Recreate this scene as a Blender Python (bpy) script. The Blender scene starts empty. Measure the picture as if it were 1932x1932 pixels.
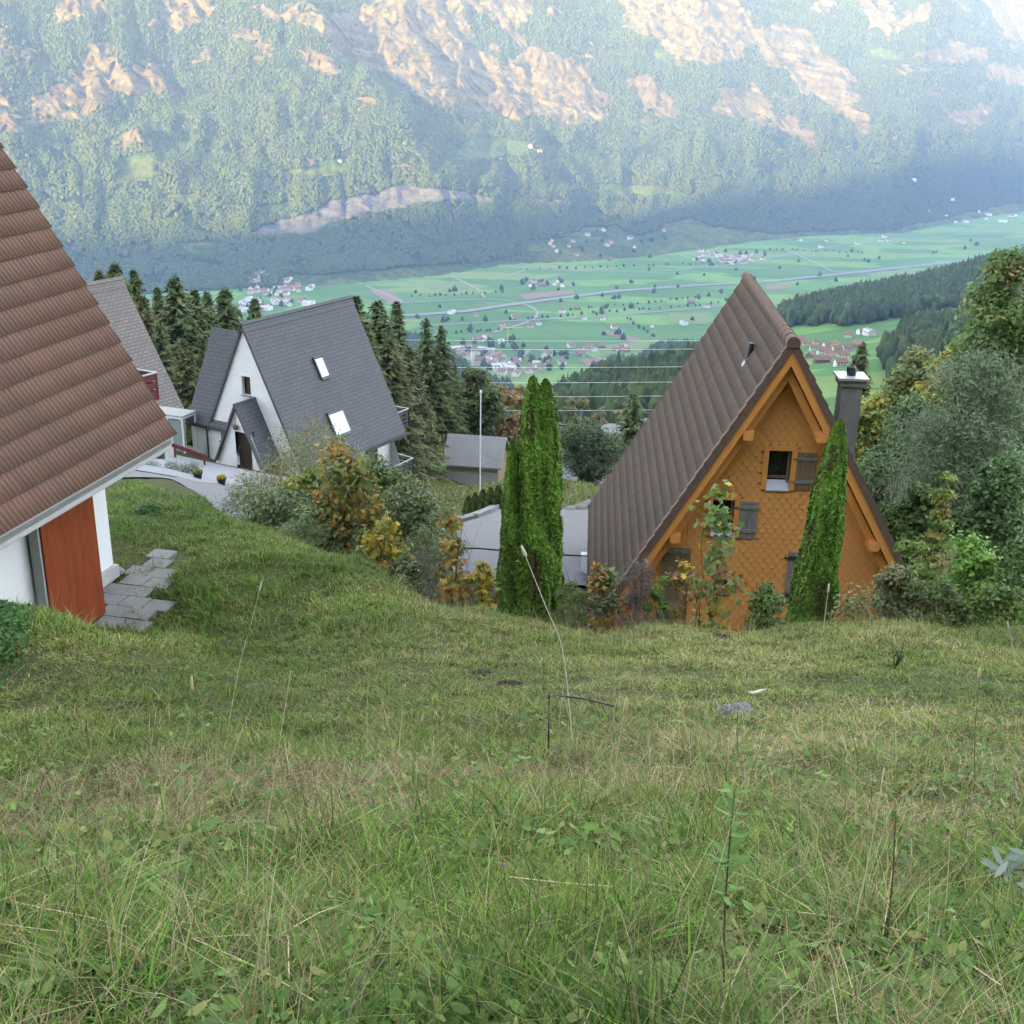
import bpy, bmesh, math, random
import numpy as np
from math import radians, sin, cos, tan, pi
from mathutils import Matrix, Vector

scene = bpy.context.scene
COL = scene.collection
rng = np.random.default_rng(7)
random.seed(7)

# ------------------------------------------------------------------ camera
PX = 1932.0; CC = PX / 2; FPX = 2248.75; PITCH = radians(20.545); ROLL = radians(0.941)
cam = bpy.data.cameras.new('camera'); cam_o = bpy.data.objects.new('camera', cam); COL.objects.link(cam_o)
cam.sensor_width = 36; cam.lens = 36 * FPX / PX; cam.clip_start = 0.05; cam.clip_end = 30000
cam_o.matrix_world = Matrix.Rotation(pi/2 - PITCH, 4, 'X') @ Matrix.Rotation(ROLL, 4, 'Z')
scene.camera = cam_o

# ------------------------------------------------------------------ world, sun, exposure
SUN_EL = radians(12.0); SUN_AZ = radians(222.0)          # azimuth from +Y clockwise: behind the camera, a little to the left
SUN_DIR = np.array([sin(SUN_AZ)*cos(SUN_EL), cos(SUN_AZ)*cos(SUN_EL), sin(SUN_EL)])
world = bpy.data.worlds.new('World'); scene.world = world; world.use_nodes = True
nt = world.node_tree; bg = nt.nodes['Background']
sky = nt.nodes.new('ShaderNodeTexSky'); sky.sky_type = 'NISHITA'; sky.sun_disc = False
sky.sun_elevation = SUN_EL; sky.sun_rotation = SUN_AZ; sky.altitude = 900; sky.dust_density = 1.2; sky.air_density = 1.0; sky.ozone_density = 1.0
hs = nt.nodes.new('ShaderNodeHueSaturation'); hs.inputs['Saturation'].default_value = 0.32
nt.links.new(sky.outputs[0], hs.inputs['Color']); nt.links.new(hs.outputs[0], bg.inputs[0]); bg.inputs[1].default_value = 0.115
sun = bpy.data.lights.new('sun', 'SUN'); sun.energy = 4.8; sun.angle = radians(0.9); sun.color = (1.0, 0.72, 0.20)
sun_o = bpy.data.objects.new('sun', sun); COL.objects.link(sun_o)
sun_o.rotation_euler = Vector(SUN_DIR).to_track_quat('Z', 'Y').to_euler()
scene.view_settings.view_transform = 'Standard'; scene.view_settings.look = 'None'
scene.view_settings.exposure = 3.95; scene.view_settings.gamma = 1.0
scene.cycles.max_bounces = 6; scene.cycles.diffuse_bounces = 3; scene.cycles.transparent_max_bounces = 8
scene.cycles.volume_bounces = 1; scene.cycles.use_denoising = True

# ------------------------------------------------------------------ pixel geometry (pixels of a 1932 px wide view)
def rays(px, py):
    """direction(s) through picture points, scaled so that y (forward) = 1"""
    px = np.asarray(px, float); py = np.asarray(py, float)
    u = px - CC; v = py - CC; c, s = cos(ROLL), sin(ROLL)
    u, v = c*u + s*v, -s*u + c*v
    X = u/FPX; Y = -v/FPX; cp, sp = cos(PITCH), sin(PITCH)
    d = np.stack([X, cp + Y*sp, -sp + Y*cp], -1)
    return d / d[..., 1:2]
def at(px, py, d):
    return rays(px, py) * d
def project(P):
    P = np.asarray(P, float); cp, sp = cos(PITCH), sin(PITCH)
    Z = P[..., 1]*cp - P[..., 2]*sp; Y = P[..., 1]*sp + P[..., 2]*cp
    Z = np.where(Z < 1e-3, 1e-3, Z)
    u = FPX*P[..., 0]/Z; v = -FPX*Y/Z; c, s = cos(ROLL), sin(ROLL)
    return CC + c*u - s*v, CC + s*u + c*v
def in_poly(x, y, poly):
    poly = np.asarray(poly, float); n = len(poly); inside = np.zeros(np.shape(x), bool); j = n-1
    for i in range(n):
        xi, yi = poly[i]; xj, yj = poly[j]
        c = ((yi > y) != (yj > y)) & (x < (xj-xi)*(y-yi)/((yj-yi) if yj != yi else 1e-9) + xi)
        inside ^= c; j = i
    return inside

# ------------------------------------------------------------------ noise
_perm = np.random.default_rng(3).permutation(4096); _val = np.random.default_rng(4).random(4096)
def vnoise(x, y):
    xi = np.floor(x).astype(np.int64); yi = np.floor(y).astype(np.int64); fx = x-xi; fy = y-yi
    fx = fx*fx*(3-2*fx); fy = fy*fy*(3-2*fy)
    def h(a, b): return _val[(_perm[a & 4095] + b) & 4095]
    a = h(xi, yi); b = h(xi+1, yi); c = h(xi, yi+1); d = h(xi+1, yi+1)
    return (a*(1-fx)+b*fx)*(1-fy) + (c*(1-fx)+d*fx)*fy
def fbm(x, y, o=4, g=0.5):
    s = 0; a = 1; t = 0
    for k in range(o):
        s = s + a*vnoise(x*2**k + 17.3*k, y*2**k + 9.1*k); t += a; a *= g
    return s/t

# ------------------------------------------------------------------ terrain heights
PATIO = (-5.6507, 19.0, 0.223434); H0 = 1.65; SL = 0.404; VALLEY = -550.0
ctrl = []
def cp(px, py, d):
    P = at(px, py, d); ctrl.append(tuple(P))
for az in (-30, -15, 0, 15, 30):
    for r in (1.0, 2.2):
        ctrl.append((r*sin(radians(az)), r*cos(radians(az)), -H0 - SL*r*cos(radians(az))))
for px in (0, 500, 966, 1450, 1932):
    for py, d in ((1932, 2.97), (1700, 4.2), (1500, 6.2), (1400, 8.0), (1300, 11.1)):
        cp(px, py, d)
for px in (900, 1200, 1500, 1932):
    cp(px, 1225, 15.0)
for px in (1050, 1250, 1500, 1700, 1932):
    cp(px, 1186, 19.3)
cp(0, 1163, 13.3); cp(110, 1168, 13.6); cp(330, 1188, 15.0); cp(560, 1150, 16.5); cp(760, 1125, 18.5); cp(600, 1230, 13.8)
cp(900, 1150, 19.6); cp(700, 1072, 21.8); cp(500, 1003, 25.0)

for q_ in ((195, 1175), (205, 1065), (350, 1055), (270, 1130), (300, 1172), (240, 1120), (130, 1150), (280, 1040)):
    P_ = rays(*q_); ctrl.append(tuple(P_*(-8.56/P_[2])))
cp(230, 1010, 21.2); cp(300, 965, 26.0); cp(380, 935, 31); cp(230, 918, 33)
cp(340, 912, 38.5); cp(250, 890, 41); cp(420, 912, 46); cp(375, 890, 52); cp(450, 886, 57.0); cp(330, 858, 58); cp(560, 905, 57)
for P in ((3, 23.6, -12.5), (6, 24.2, -12.9), (9.5, 24.2, -12.9), (-1, 23.8, -12.1), (-4, 28, -12.6), (-8, 33, -14.2), (2.5, 27, -13.4), (6, 27, -13.5), (10, 28, -13.8), (13, 28, -14.2), (17, 30, -15.4)):
    ctrl.append(P)
cp(900, 1052, 33); cp(1090, 1060, 33); cp(1080, 1000, 38); cp(900, 995, 39.5); cp(1090, 968, 42); cp(1085, 955, 46); cp(1000, 1080, 30.5)
ctrl += [(6, 36, -14.6), (12, 38, -16.5), (20, 45, -21)]
cp(800, 945, 72); cp(700, 935, 66); cp(770, 893, 108); cp(890, 918, 118); cp(880, 873, 134); cp(1000, 900, 100); cp(1100, 915, 95)
cp(280, 830, 75); cp(100, 800, 90); cp(620, 880, 95)
def xyz(az, r, z): ctrl.append((r*sin(radians(az)), r*cos(radians(az)), z))
xyz(-22, 150, -48); xyz(-10, 150, -50); xyz(0, 160, -56); xyz(10, 130, -52); xyz(20, 120, -45); xyz(28, 100, -36)
xyz(-22, 400, -135); xyz(-10, 420, -145); xyz(-1, 420, -140); xyz(6, 400, -130); xyz(14, 400, -118); xyz(24, 380, -105)
xyz(-22, 1000, -330); xyz(-10, 1000, -320); xyz(-3, 800, -262)
for p in ((1250, 712, 900), (1140, 745, 800), (1400, 668, 1150), (1600, 652, 1050), (1700, 640, 1060), (1560, 603, 1350), (1500, 592, 1500), (1650, 560, 1700), (1760, 535, 1850), (1932, 508, 2050), (1850, 605, 1250), (1720, 668, 850), (1932, 650, 800)):
    cp(*p)
for az in (-24, -12, -4): xyz(az, 1800, -560); xyz(az, 2600, -720)
xyz(3, 1900, -540); xyz(3, 2600, -700); xyz(12, 2400, -560); xyz(20, 2750, -560); xyz(14, 3000, -760); xyz(24, 3100, -700)
_c = np.array(ctrl); _ca = np.arctan2(_c[:, 0], _c[:, 1])*4.0; _cr = np.log(np.hypot(_c[:, 0], _c[:, 1])); _cq = -(_c[:, 2]+H0)/np.hypot(_c[:, 0], _c[:, 1])
def _phi(d2): return 0.5*d2*np.log(d2 + 1e-12)
_n = len(_c); _A = np.zeros((_n+3, _n+3))
_A[:_n, :_n] = _phi((_ca[:, None]-_ca[None])**2 + (_cr[:, None]-_cr[None])**2) + np.eye(_n)*2e-4
_A[:_n, _n] = 1; _A[:_n, _n+1] = _ca; _A[:_n, _n+2] = _cr; _A[_n:, :_n] = _A[:_n, _n:].T
_w = np.linalg.solve(_A, np.concatenate([_cq, [0, 0, 0]]))
_foot = np.array([(-400, 600), (-60, 577), (200, 560), (450, 545), (640, 538), (830, 520), (960, 499), (1080, 494), (1200, 486), (1300, 474), (1400, 459), (1500, 448), (1600, 443), (1700, 440), (1932, 398), (2100, 380), (2400, 365)], float)
_fr = rays(_foot[:, 0], _foot[:, 1]); _fr = _fr*(VALLEY/_fr[:, 2:3]); _faz = np.arctan2(_fr[:, 0], _fr[:, 1]); _frr = np.hypot(_fr[:, 0], _fr[:, 1])
def foot_r(az):
    return np.interp(az, _faz, _frr)
_sprof = np.array([-400, 0, 150, 450, 750, 850, 1050, 1250, 1600, 1800, 2600]); _zprof = np.array([0, 0, 45, 180, 325, 352, 450, 580, 905, 1020, 1500.])
_sfan = np.array([-400, 0, 450, 700, 850, 1050, 1250, 1600, 1800, 2600]); _zfan = np.array([0, 0, 62, 165, 235, 345, 470, 800, 930, 1450.])
def mountain_z(x, y):
    az = np.arctan2(x, y); r = np.hypot(x, y); s = r - foot_r(az)
    wf = np.clip(1 - np.abs(np.degrees(az) - 4.8)/5.2, 0, 1); wf = wf*wf*(3-2*wf)
    jig = (fbm(x/420+5, y/420+3, 3) - 0.5)*170*np.clip(s/500, 0, 1)
    z = VALLEY + np.interp(s + jig, _sprof, _zprof)*(1-wf) + np.interp(s + jig*0.6, _sfan, _zfan)*wf
    g = np.clip(s/700, 0, 1); a2 = az*4200
    gul = np.abs(fbm(a2/330+0.6*s/400, s/1300 + 2, 4) - 0.5)*2
    z = z + g*(90*(fbm(x/700, y/700, 3)-0.5) + 75*(gul-0.25) + 50*(np.abs(fbm(a2/90, s/420, 3)-0.5)*2-0.25) + 26*(fbm(x/60, y/60, 3)-0.5))
    z = z + g*np.clip(s/1000, 0, 1)*30*(fbm(a2/200, (z*1.3+0.25*a2)/38.0, 2)-0.5)
    return np.where(s < 0, VALLEY, np.maximum(z, VALLEY))
def near_z(x, y):
    x = np.asarray(x, float); y = np.asarray(y, float); shp = x.shape; x = x.ravel(); y = y.ravel()
    az = np.arctan2(x, y); r = np.maximum(np.hypot(x, y), 0.05); azc = np.clip(az, -0.56, 0.56); out = np.empty_like(x)
    for i in range(0, len(x), 20000):
        sl = slice(i, i+20000); a = azc[sl]*4; l = np.log(np.clip(r[sl], 0.8, 3600))
        q = _phi((a[:, None]-_ca[None])**2 + (l[:, None]-_cr[None])**2) @ _w[:_n] + _w[_n] + _w[_n+1]*a + _w[_n+2]*l
        out[sl] = -H0 - q*r[sl]
    dx_, dy_ = x-PATIO[0], y-PATIO[1]; u_ = dx_*cos(PATIO[2]) - dy_*sin(PATIO[2]); v_ = dx_*sin(PATIO[2]) + dy_*cos(PATIO[2])
    e = np.maximum(np.maximum(-1.6-u_, u_-2.5), np.maximum(-3.3-v_, v_-1.5)); out = out + np.clip(1-e/1.3, 0, 1)*np.minimum(-8.53-out, 0)
    b = np.clip((np.abs(az) - 0.8)/0.8, 0, 1)
    out = out*(1-b) + (-H0 - SL*y)*b
    return out.reshape(shp)
def ground(x, y):
    x = np.asarray(x, float); y = np.asarray(y, float)
    z = near_z(x, y); r = np.hypot(x, y)
    z = z + np.where(r > 170, np.clip((r-170)/400, 0, 1)*18*(fbm(x/160, y/160, 3)-0.5), 0)*(z > VALLEY+30)
    z = np.where(r > 1200, np.maximum(z, VALLEY), z)
    far = r > 2500
    return np.where(far, np.maximum(z, mountain_z(x, y)), z)
def gz(x, y): return float(ground(np.array([x]), np.array([y]))[0])
def raycast(px, py, d0=2.0, d1=7000.0, n=700):
    """where picture rays meet the ground"""
    R = rays(np.atleast_1d(px), np.atleast_1d(py)); ds = np.geomspace(d0, d1, n); out = np.zeros((len(R), 3))
    for i, rv in enumerate(R):
        P = rv[None]*ds[:, None]; below = P[:, 2] < ground(P[:, 0], P[:, 1])
        k = int(np.argmax(below)) if below.any() else n-1
        lo, hi = ds[max(k-1, 0)], ds[k]
        dd = np.linspace(lo, hi, 24); Q = rv[None]*dd[:, None]; b2 = Q[:, 2] < ground(Q[:, 0], Q[:, 1])
        k2 = int(np.argmax(b2)) if b2.any() else 23
        out[i] = Q[k2]
    return out

# ------------------------------------------------------------------ object helpers
def tag(o, label=None, cat=None, group=None, kind=None):
    if label: o['label'] = label
    if cat: o['category'] = cat
    if group: o['group'] = group
    if kind: o['kind'] = kind
    return o
def thing(name, label, cat, loc=(0, 0, 0), rotz=0.0, group=None):
    o = bpy.data.objects.new(name, None); COL.objects.link(o); o.empty_display_size = 0.3
    o.location = tuple(float(v) for v in loc); o.rotation_euler = (0, 0, rotz)
    return tag(o, label, cat, group)
def copy_tree(root, parent=None):
    c = root.copy(); COL.objects.link(c); c.parent = parent
    for ch in list(root.children):
        copy_tree(ch, c)
    return c
def np_mesh(name, V, F, mats, parent=None, C=None, mi=None, smooth=False, cname='tint'):
    """one mesh object out of numpy arrays; F is one (n,k) array or a list of them"""
    if not isinstance(F, list): F = [F]
    F = [np.asarray(f, np.int32) for f in F if len(f)]
    me = bpy.data.meshes.new(name); V = np.asarray(V, np.float32)
    me.vertices.add(len(V)); me.vertices.foreach_set('co', V.ravel())
    loops = np.concatenate([f.ravel() for f in F]); cnt = np.concatenate([np.full(len(f), f.shape[1], np.int32) for f in F])
    me.loops.add(len(loops)); me.loops.foreach_set('vertex_index', loops)
    me.polygons.add(len(cnt)); me.polygons.foreach_set('loop_start', np.concatenate([[0], np.cumsum(cnt)[:-1]]).astype(np.int32))
    try: me.polygons.foreach_set('loop_total', cnt)
    except Exception: pass
    if smooth: me.polygons.foreach_set('use_smooth', np.ones(len(cnt), bool))
    if mi is not None: me.polygons.foreach_set('material_index', np.asarray(mi, np.int32))
    me.update(calc_edges=True)
    if C is not None:
        C = np.asarray(C, np.float32)
        if C.shape[1] == 3: C = np.concatenate([C, np.ones((len(C), 1), np.float32)], 1)
        at_ = me.color_attributes.new(cname, 'FLOAT_COLOR', 'POINT'); at_.data.foreach_set('color', C.ravel())
    for m in (mats if isinstance(mats, (list, tuple)) else [mats]): me.materials.append(m)
    o = bpy.data.objects.new(name, me); COL.objects.link(o); o.parent = parent
    return o
class MB:
    """collects boxes, prisms, tubes and faces; build() links them as ONE mesh object"""
    def __init__(s): s.v = []; s.f = []; s.m = []
    def add(s, V, F, m=0):
        n = len(s.v); s.v += [tuple(float(c) for c in p) for p in V]; s.f += [tuple(int(i)+n for i in f) for f in F]; s.m += [m]*len(F); return s
    def box(s, c, d, m=0, M=None):
        x, y, z = [k/2 for k in d]; V = [Vector((sx*x, sy*y, sz*z)) for sz in (-1, 1) for sy in (-1, 1) for sx in (-1, 1)]
        if M is not None: V = [M @ p for p in V]
        V = [p + Vector(c) for p in V]
        return s.add(V, [(0, 2, 3, 1), (4, 5, 7, 6), (0, 1, 5, 4), (2, 6, 7, 3), (1, 3, 7, 5), (0, 4, 6, 2)], m)
    def bar(s, a, b, w, h, m=0, up=(0, 0, 1)):
        a = Vector(a); b = Vector(b); y = (b-a); L = y.length; y.normalize(); x = y.cross(Vector(up))
        if x.length < 1e-4: x = Vector((1, 0, 0))
        x.normalize(); z = x.cross(y); M = Matrix((x, y, z)).transposed()
        return s.box((a+b)/2, (w, L, h), m, M)
    def prism(s, poly, ax, e0, e1, m=0):
        """poly in the two other axes, extruded along axis ax between e0 and e1"""
        n = len(poly); V = []
        for e in (e0, e1):
            for p in poly:
                q = [p[0], p[1]]; q.insert(ax, e); V.append(q)
        return s.add(V, [tuple(range(n))[::-1], tuple(range(n, 2*n))] + [(i, (i+1) % n, n+(i+1) % n, n+i) for i in range(n)], m)
    def tube(s, pts, r, n=8, m=0, cap=True):
        pts = [Vector(p) for p in pts]; rr = r if hasattr(r, '__len__') else [r]*len(pts); V = []; F = []
        for i, p in enumerate(pts):
            t = (pts[min(i+1, len(pts)-1)] - pts[max(i-1, 0)]).normalized()
            x = t.cross(Vector((0, 0, 1)) if abs(t.z) < 0.95 else Vector((1, 0, 0))).normalized(); y = t.cross(x)
            V += [p + (x*cos(2*pi*k/n) + y*sin(2*pi*k/n))*rr[i] for k in range(n)]
        for i in range(len(pts)-1):
            F += [(i*n+k, i*n+(k+1) % n, (i+1)*n+(k+1) % n, (i+1)*n+k) for k in range(n)]
        if cap: F += [tuple(range(n))[::-1], tuple(range((len(pts)-1)*n, len(pts)*n))]
        return s.add(V, F, m)
    def build(s, name, mats, parent=None, off=(0, 0, 0), smooth=False):
        me = bpy.data.meshes.new(name); me.from_pydata([(a+off[0], b+off[1], c+off[2]) for a, b, c in s.v], [], s.f)
        for m in (mats if isinstance(mats, (list, tuple)) else [mats]): me.materials.append(m)
        me.polygons.foreach_set('material_index', s.m)
        if smooth: me.polygons.foreach_set('use_smooth', [True]*len(s.f))
        me.update(); bm = bmesh.new(); bm.from_mesh(me); bmesh.ops.recalc_face_normals(bm, faces=bm.faces); bm.to_mesh(me); bm.free()
        o = bpy.data.objects.new(name, me); COL.objects.link(o); o.parent = parent
        return o

# ------------------------------------------------------------------ materials
def mat(name, color, rough=0.8, spec=0.3, noise=None, bump=None, metallic=0.0, attr=None, coord='Object', transl=0.0, stretch=(1, 1, 1)):
    """noise=(scale, amount, second colour): mottling; bump=(scale, strength)"""
    m = bpy.data.materials.new(name); m.use_nodes = True; t = m.node_tree; b = t.nodes['Principled BSDF']; L = t.links.new
    b.inputs['Roughness'].default_value = rough; b.inputs['Specular IOR Level'].default_value = spec; b.inputs['Metallic'].default_value = metallic
    tc = t.nodes.new('ShaderNodeTexCoord'); mp = t.nodes.new('ShaderNodeMapping'); mp.inputs['Scale'].default_value = stretch; L(tc.outputs[coord], mp.inputs[0])
    if attr:
        a = t.nodes.new('ShaderNodeVertexColor'); a.layer_name = attr; cur = a.outputs[0]
    else:
        c = t.nodes.new('ShaderNodeRGB'); c.outputs[0].default_value = (*color, 1); cur = c.outputs[0]
    for nz in (noise or []):
        sc, am, c2 = nz; n = t.nodes.new('ShaderNodeTexNoise'); n.inputs['Scale'].default_value = sc; n.inputs['Detail'].default_value = 6; n.inputs['Roughness'].default_value = 0.65
        L(mp.outputs[0], n.inputs['Vector']); r = t.nodes.new('ShaderNodeMapRange'); r.inputs[1].default_value = 0.35; r.inputs[2].default_value = 0.7; r.inputs[3].default_value = 0; r.inputs[4].default_value = am
        L(n.outputs[0], r.inputs[0]); mx = t.nodes.new('ShaderNodeMix'); mx.data_type = 'RGBA'; L(r.outputs[0], mx.inputs[0]); L(cur, mx.inputs[6]); mx.inputs[7].default_value = (*c2, 1); cur = mx.outputs[2]
    L(cur, b.inputs['Base Color'])
    if bump:
        n = t.nodes.new('ShaderNodeTexNoise'); n.inputs['Scale'].default_value = bump[0]; n.inputs['Detail'].default_value = 8; L(mp.outputs[0], n.inputs['Vector'])
        bp = t.nodes.new('ShaderNodeBump'); bp.inputs['Strength'].default_value = bump[1]; bp.inputs['Distance'].default_value = bump[2] if len(bump) > 2 else 0.02; L(n.outputs[0], bp.inputs['Height']); L(bp.outputs[0], b.inputs['Normal'])
    if transl > 0:
        tr = t.nodes.new('ShaderNodeBsdfTranslucent'); L(cur, tr.inputs[0]); ms = t.nodes.new('ShaderNodeMixShader'); ms.inputs[0].default_value = transl
        L(b.outputs[0], ms.inputs[1]); L(tr.outputs[0], ms.inputs[2]); L(ms.outputs[0], t.nodes['Material Output'].inputs[0])
    m['cur'] = 1
    return m
def brick_mat(name, c1, c2, mortar, bw, bh, msize, axis='xz', rough=0.6, bump=0.4, noise=None):
    m = mat(name, c1, rough); t = m.node_tree; L = t.links.new; b = t.nodes['Principled BSDF']
    tc = t.nodes.new('ShaderNodeTexCoord'); br = t.nodes.new('ShaderNodeTexBrick')
    L(tc.outputs['UV'], br.inputs['Vector']); br.inputs['Scale'].default_value = 1
    for k, v in (('Color1', c1), ('Color2', c2), ('Mortar', mortar)): br.inputs[k].default_value = (*v, 1)
    br.inputs['Brick Width'].default_value = bw; br.inputs['Row Height'].default_value = bh; br.inputs['Mortar Size'].default_value = msize; br.inputs['Mortar Smooth'].default_value = 0.1
    cur = br.outputs[0]
    if noise:
        n = t.nodes.new('ShaderNodeTexNoise'); n.inputs['Scale'].default_value = noise[0]; n.inputs['Detail'].default_value = 5; L(tc.outputs['Object'], n.inputs[0])
        mx = t.nodes.new('ShaderNodeMix'); mx.data_type = 'RGBA'; r = t.nodes.new('ShaderNodeMapRange'); r.inputs[1].default_value = .4; r.inputs[2].default_value = .7; r.inputs[4].default_value = noise[1]
        L(n.outputs[0], r.inputs[0]); L(r.outputs[0], mx.inputs[0]); L(cur, mx.inputs[6]); mx.inputs[7].default_value = (*noise[2], 1); cur = mx.outputs[2]
    L(cur, b.inputs['Base Color'])
    bp = t.nodes.new('ShaderNodeBump'); bp.inputs['Strength'].default_value = bump; bp.inputs['Distance'].default_value = 0.02; bp.invert = True; L(br.outputs['Fac'], bp.inputs['Height']); L(bp.outputs[0], b.inputs['Normal'])
    return m
def plank_uv(o, scale=1.0, mode='auto'):
    """box-project UVs in local metres so brick and plank patterns follow each face"""
    me = o.data; uv = me.uv_layers.new(name='uv')
    for p in me.polygons:
        n = p.normal; h = Vector((n.y, -n.x, 0)) if abs(n.z) < 0.98 else Vector((1, 0, 0)); h.normalize(); s = n.cross(h)
        if s.z < 0: s = -s
        for li in p.loop_indices:
            c = me.vertices[me.loops[li].vertex_index].co; uv.data[li].uv = (c.dot(h)*scale, c.dot(s)*scale)
    return o
# ================================================================== SETTING: hillside, valley, mountain, shading ridge, haze
M = {}
M['soil_grass'] = mat('soil_grass', (0.05, 0.058, 0.02), 0.95, 0.1, noise=[(0.5, 0.6, (0.075, 0.078, 0.03)), (3.0, 0.6, (0.045, 0.06, 0.018)), (30, 0.4, (0.085, 0.075, 0.035))], bump=(25, 0.8, 0.05))
def polar_sheet(name, azs, rs, m, zoff=0.0, bump=0.0, mask=None):
    A, R = np.meshgrid(azs, rs); X = R*np.sin(A); Y = R*np.cos(A); Z = ground(X, Y) + zoff; Z = Z - np.clip((R-foot_r(A)-10)/40, 0, 1)*90*(R > 2500)
    if bump: Z = Z + bump*np.clip(R/6, .3, 1)*(fbm(X*2.2, Y*2.2, 3)-0.5)*np.where(R < 45, 1, 0)
    nr, na = A.shape; I = np.arange(nr*na).reshape(nr, na)
    F = np.stack([I[:-1, :-1], I[:-1, 1:], I[1:, 1:], I[1:, :-1]], -1).reshape(-1, 4)
    o = np_mesh(name, np.stack([X, Y, Z], -1).reshape(-1, 3), F, m, smooth=True)
    return o
az_f = np.concatenate([np.radians(np.arange(-180, -38, 4.0)), np.radians(np.arange(-38, 38.01, 0.2)), np.radians(np.arange(42, 181, 4.0))])
tag(polar_sheet('hillside', az_f, np.geomspace(0.4, 176, 250), M['soil_grass'], bump=0.14), kind='structure')

# valley floor: fields in several greens
def field_mat():
    m = mat('fields', (0.07, 0.15, 0.05), 0.95, 0.1); t = m.node_tree; L = t.links.new; b = t.nodes['Principled BSDF']
    tc = t.nodes.new('ShaderNodeTexCoord'); mp = t.nodes.new('ShaderNodeMapping'); mp.inputs['Rotation'].default_value = (0, 0, radians(17)); mp.inputs['Scale'].default_value = (1/240, 1/85, 0)
    L(tc.outputs['Object'], mp.inputs[0]); v = t.nodes.new('ShaderNodeTexVoronoi'); v.inputs['Scale'].default_value = 1; v.distance = 'CHEBYCHEV'; v.inputs['Randomness'].default_value = 0.8; L(mp.outputs[0], v.inputs['Vector'])
    r = t.nodes.new('ShaderNodeValToRGB'); e = r.color_ramp; e.interpolation = 'CONSTANT'
    cols = [(0.0, (0.085, 0.18, 0.04)), (0.2, (0.06, 0.13, 0.035)), (0.38, (0.12, 0.22, 0.05)), (0.55, (0.075, 0.15, 0.04)), (0.68, (0.14, 0.20, 0.055)), (0.82, (0.065, 0.16, 0.04)), (0.93, (0.17, 0.18, 0.075))]
    e.elements[0].color = (*cols[0][1], 1); e.elements[1].position = cols[1][0]; e.elements[1].color = (*cols[1][1], 1)
    for p, c in cols[2:]:
        k = e.elements.new(p); k.color = (*c, 1)
    L(v.outputs['Color'], r.inputs[0]); n = t.nodes.new('ShaderNodeTexNoise'); n.inputs['Scale'].default_value = 0.02; n.inputs['Detail'].default_value = 6; L(tc.outputs['Object'], n.inputs[0])
    mx = t.nodes.new('ShaderNodeMix'); mx.data_type = 'RGBA'; mr = t.nodes.new('ShaderNodeMapRange'); mr.inputs[1].default_value = .45; mr.inputs[2].default_value = .7; mr.inputs[4].default_value = .45
    L(n.outputs[0], mr.inputs[0]); L(mr.outputs[0], mx.inputs[0]); L(r.outputs[0], mx.inputs[6]); mx.inputs[7].default_value = (0.05, 0.11, 0.04, 1); L(mx.outputs[2], b.inputs['Base Color'])
    return m
M['fields'] = field_mat()
tag(polar_sheet('valley_floor', np.radians(np.arange(-40, 40.01, 0.25)), np.concatenate([np.geomspace(174, 2400, 260), np.linspace(2420, 6500, 200)]), M['fields'], zoff=-0.3), kind='structure')

# ---- opposite mountain
def mountain_mat():
    m = mat('mountain_face', (0, 0, 0), 0.95, 0.1, attr='tint'); t = m.node_tree; L = t.links.new; b = t.nodes['Principled BSDF']
    tc = t.nodes.new('ShaderNodeTexCoord'); n = t.nodes.new('ShaderNodeTexNoise'); n.inputs['Scale'].default_value = 0.035; n.inputs['Detail'].default_value = 9; n.inputs['Roughness'].default_value = 0.78
    mp = t.nodes.new('ShaderNodeMapping'); mp.inputs['Scale'].default_value = (1, 1, .8); L(tc.outputs['Object'], mp.inputs[0]); L(mp.outputs[0], n.inputs[0])
    v = [x for x in t.nodes if x.type == 'VERTEX_COLOR'][0]
    mr = t.nodes.new('ShaderNodeMapRange'); mr.inputs[1].default_value = .3; mr.inputs[2].default_value = .7; mr.inputs[3].default_value = .30; mr.inputs[4].default_value = 1.45; L(n.outputs[0], mr.inputs[0])
    mx = t.nodes.new('ShaderNodeVectorMath'); mx.operation = 'SCALE'; L(v.outputs[0], mx.inputs[0]); L(mr.outputs[0], mx.inputs['Scale']); L(mx.outputs[0], b.inputs['Base Color'])
    bp = t.nodes.new('ShaderNodeBump'); bp.inputs['Strength'].default_value = 1.0; bp.inputs['Distance'].default_value = 34.0; L(n.outputs[0], bp.inputs['Height']); L(bp.outputs[0], b.inputs['Normal'])
    return m
M['mountain'] = mountain_mat()
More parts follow.
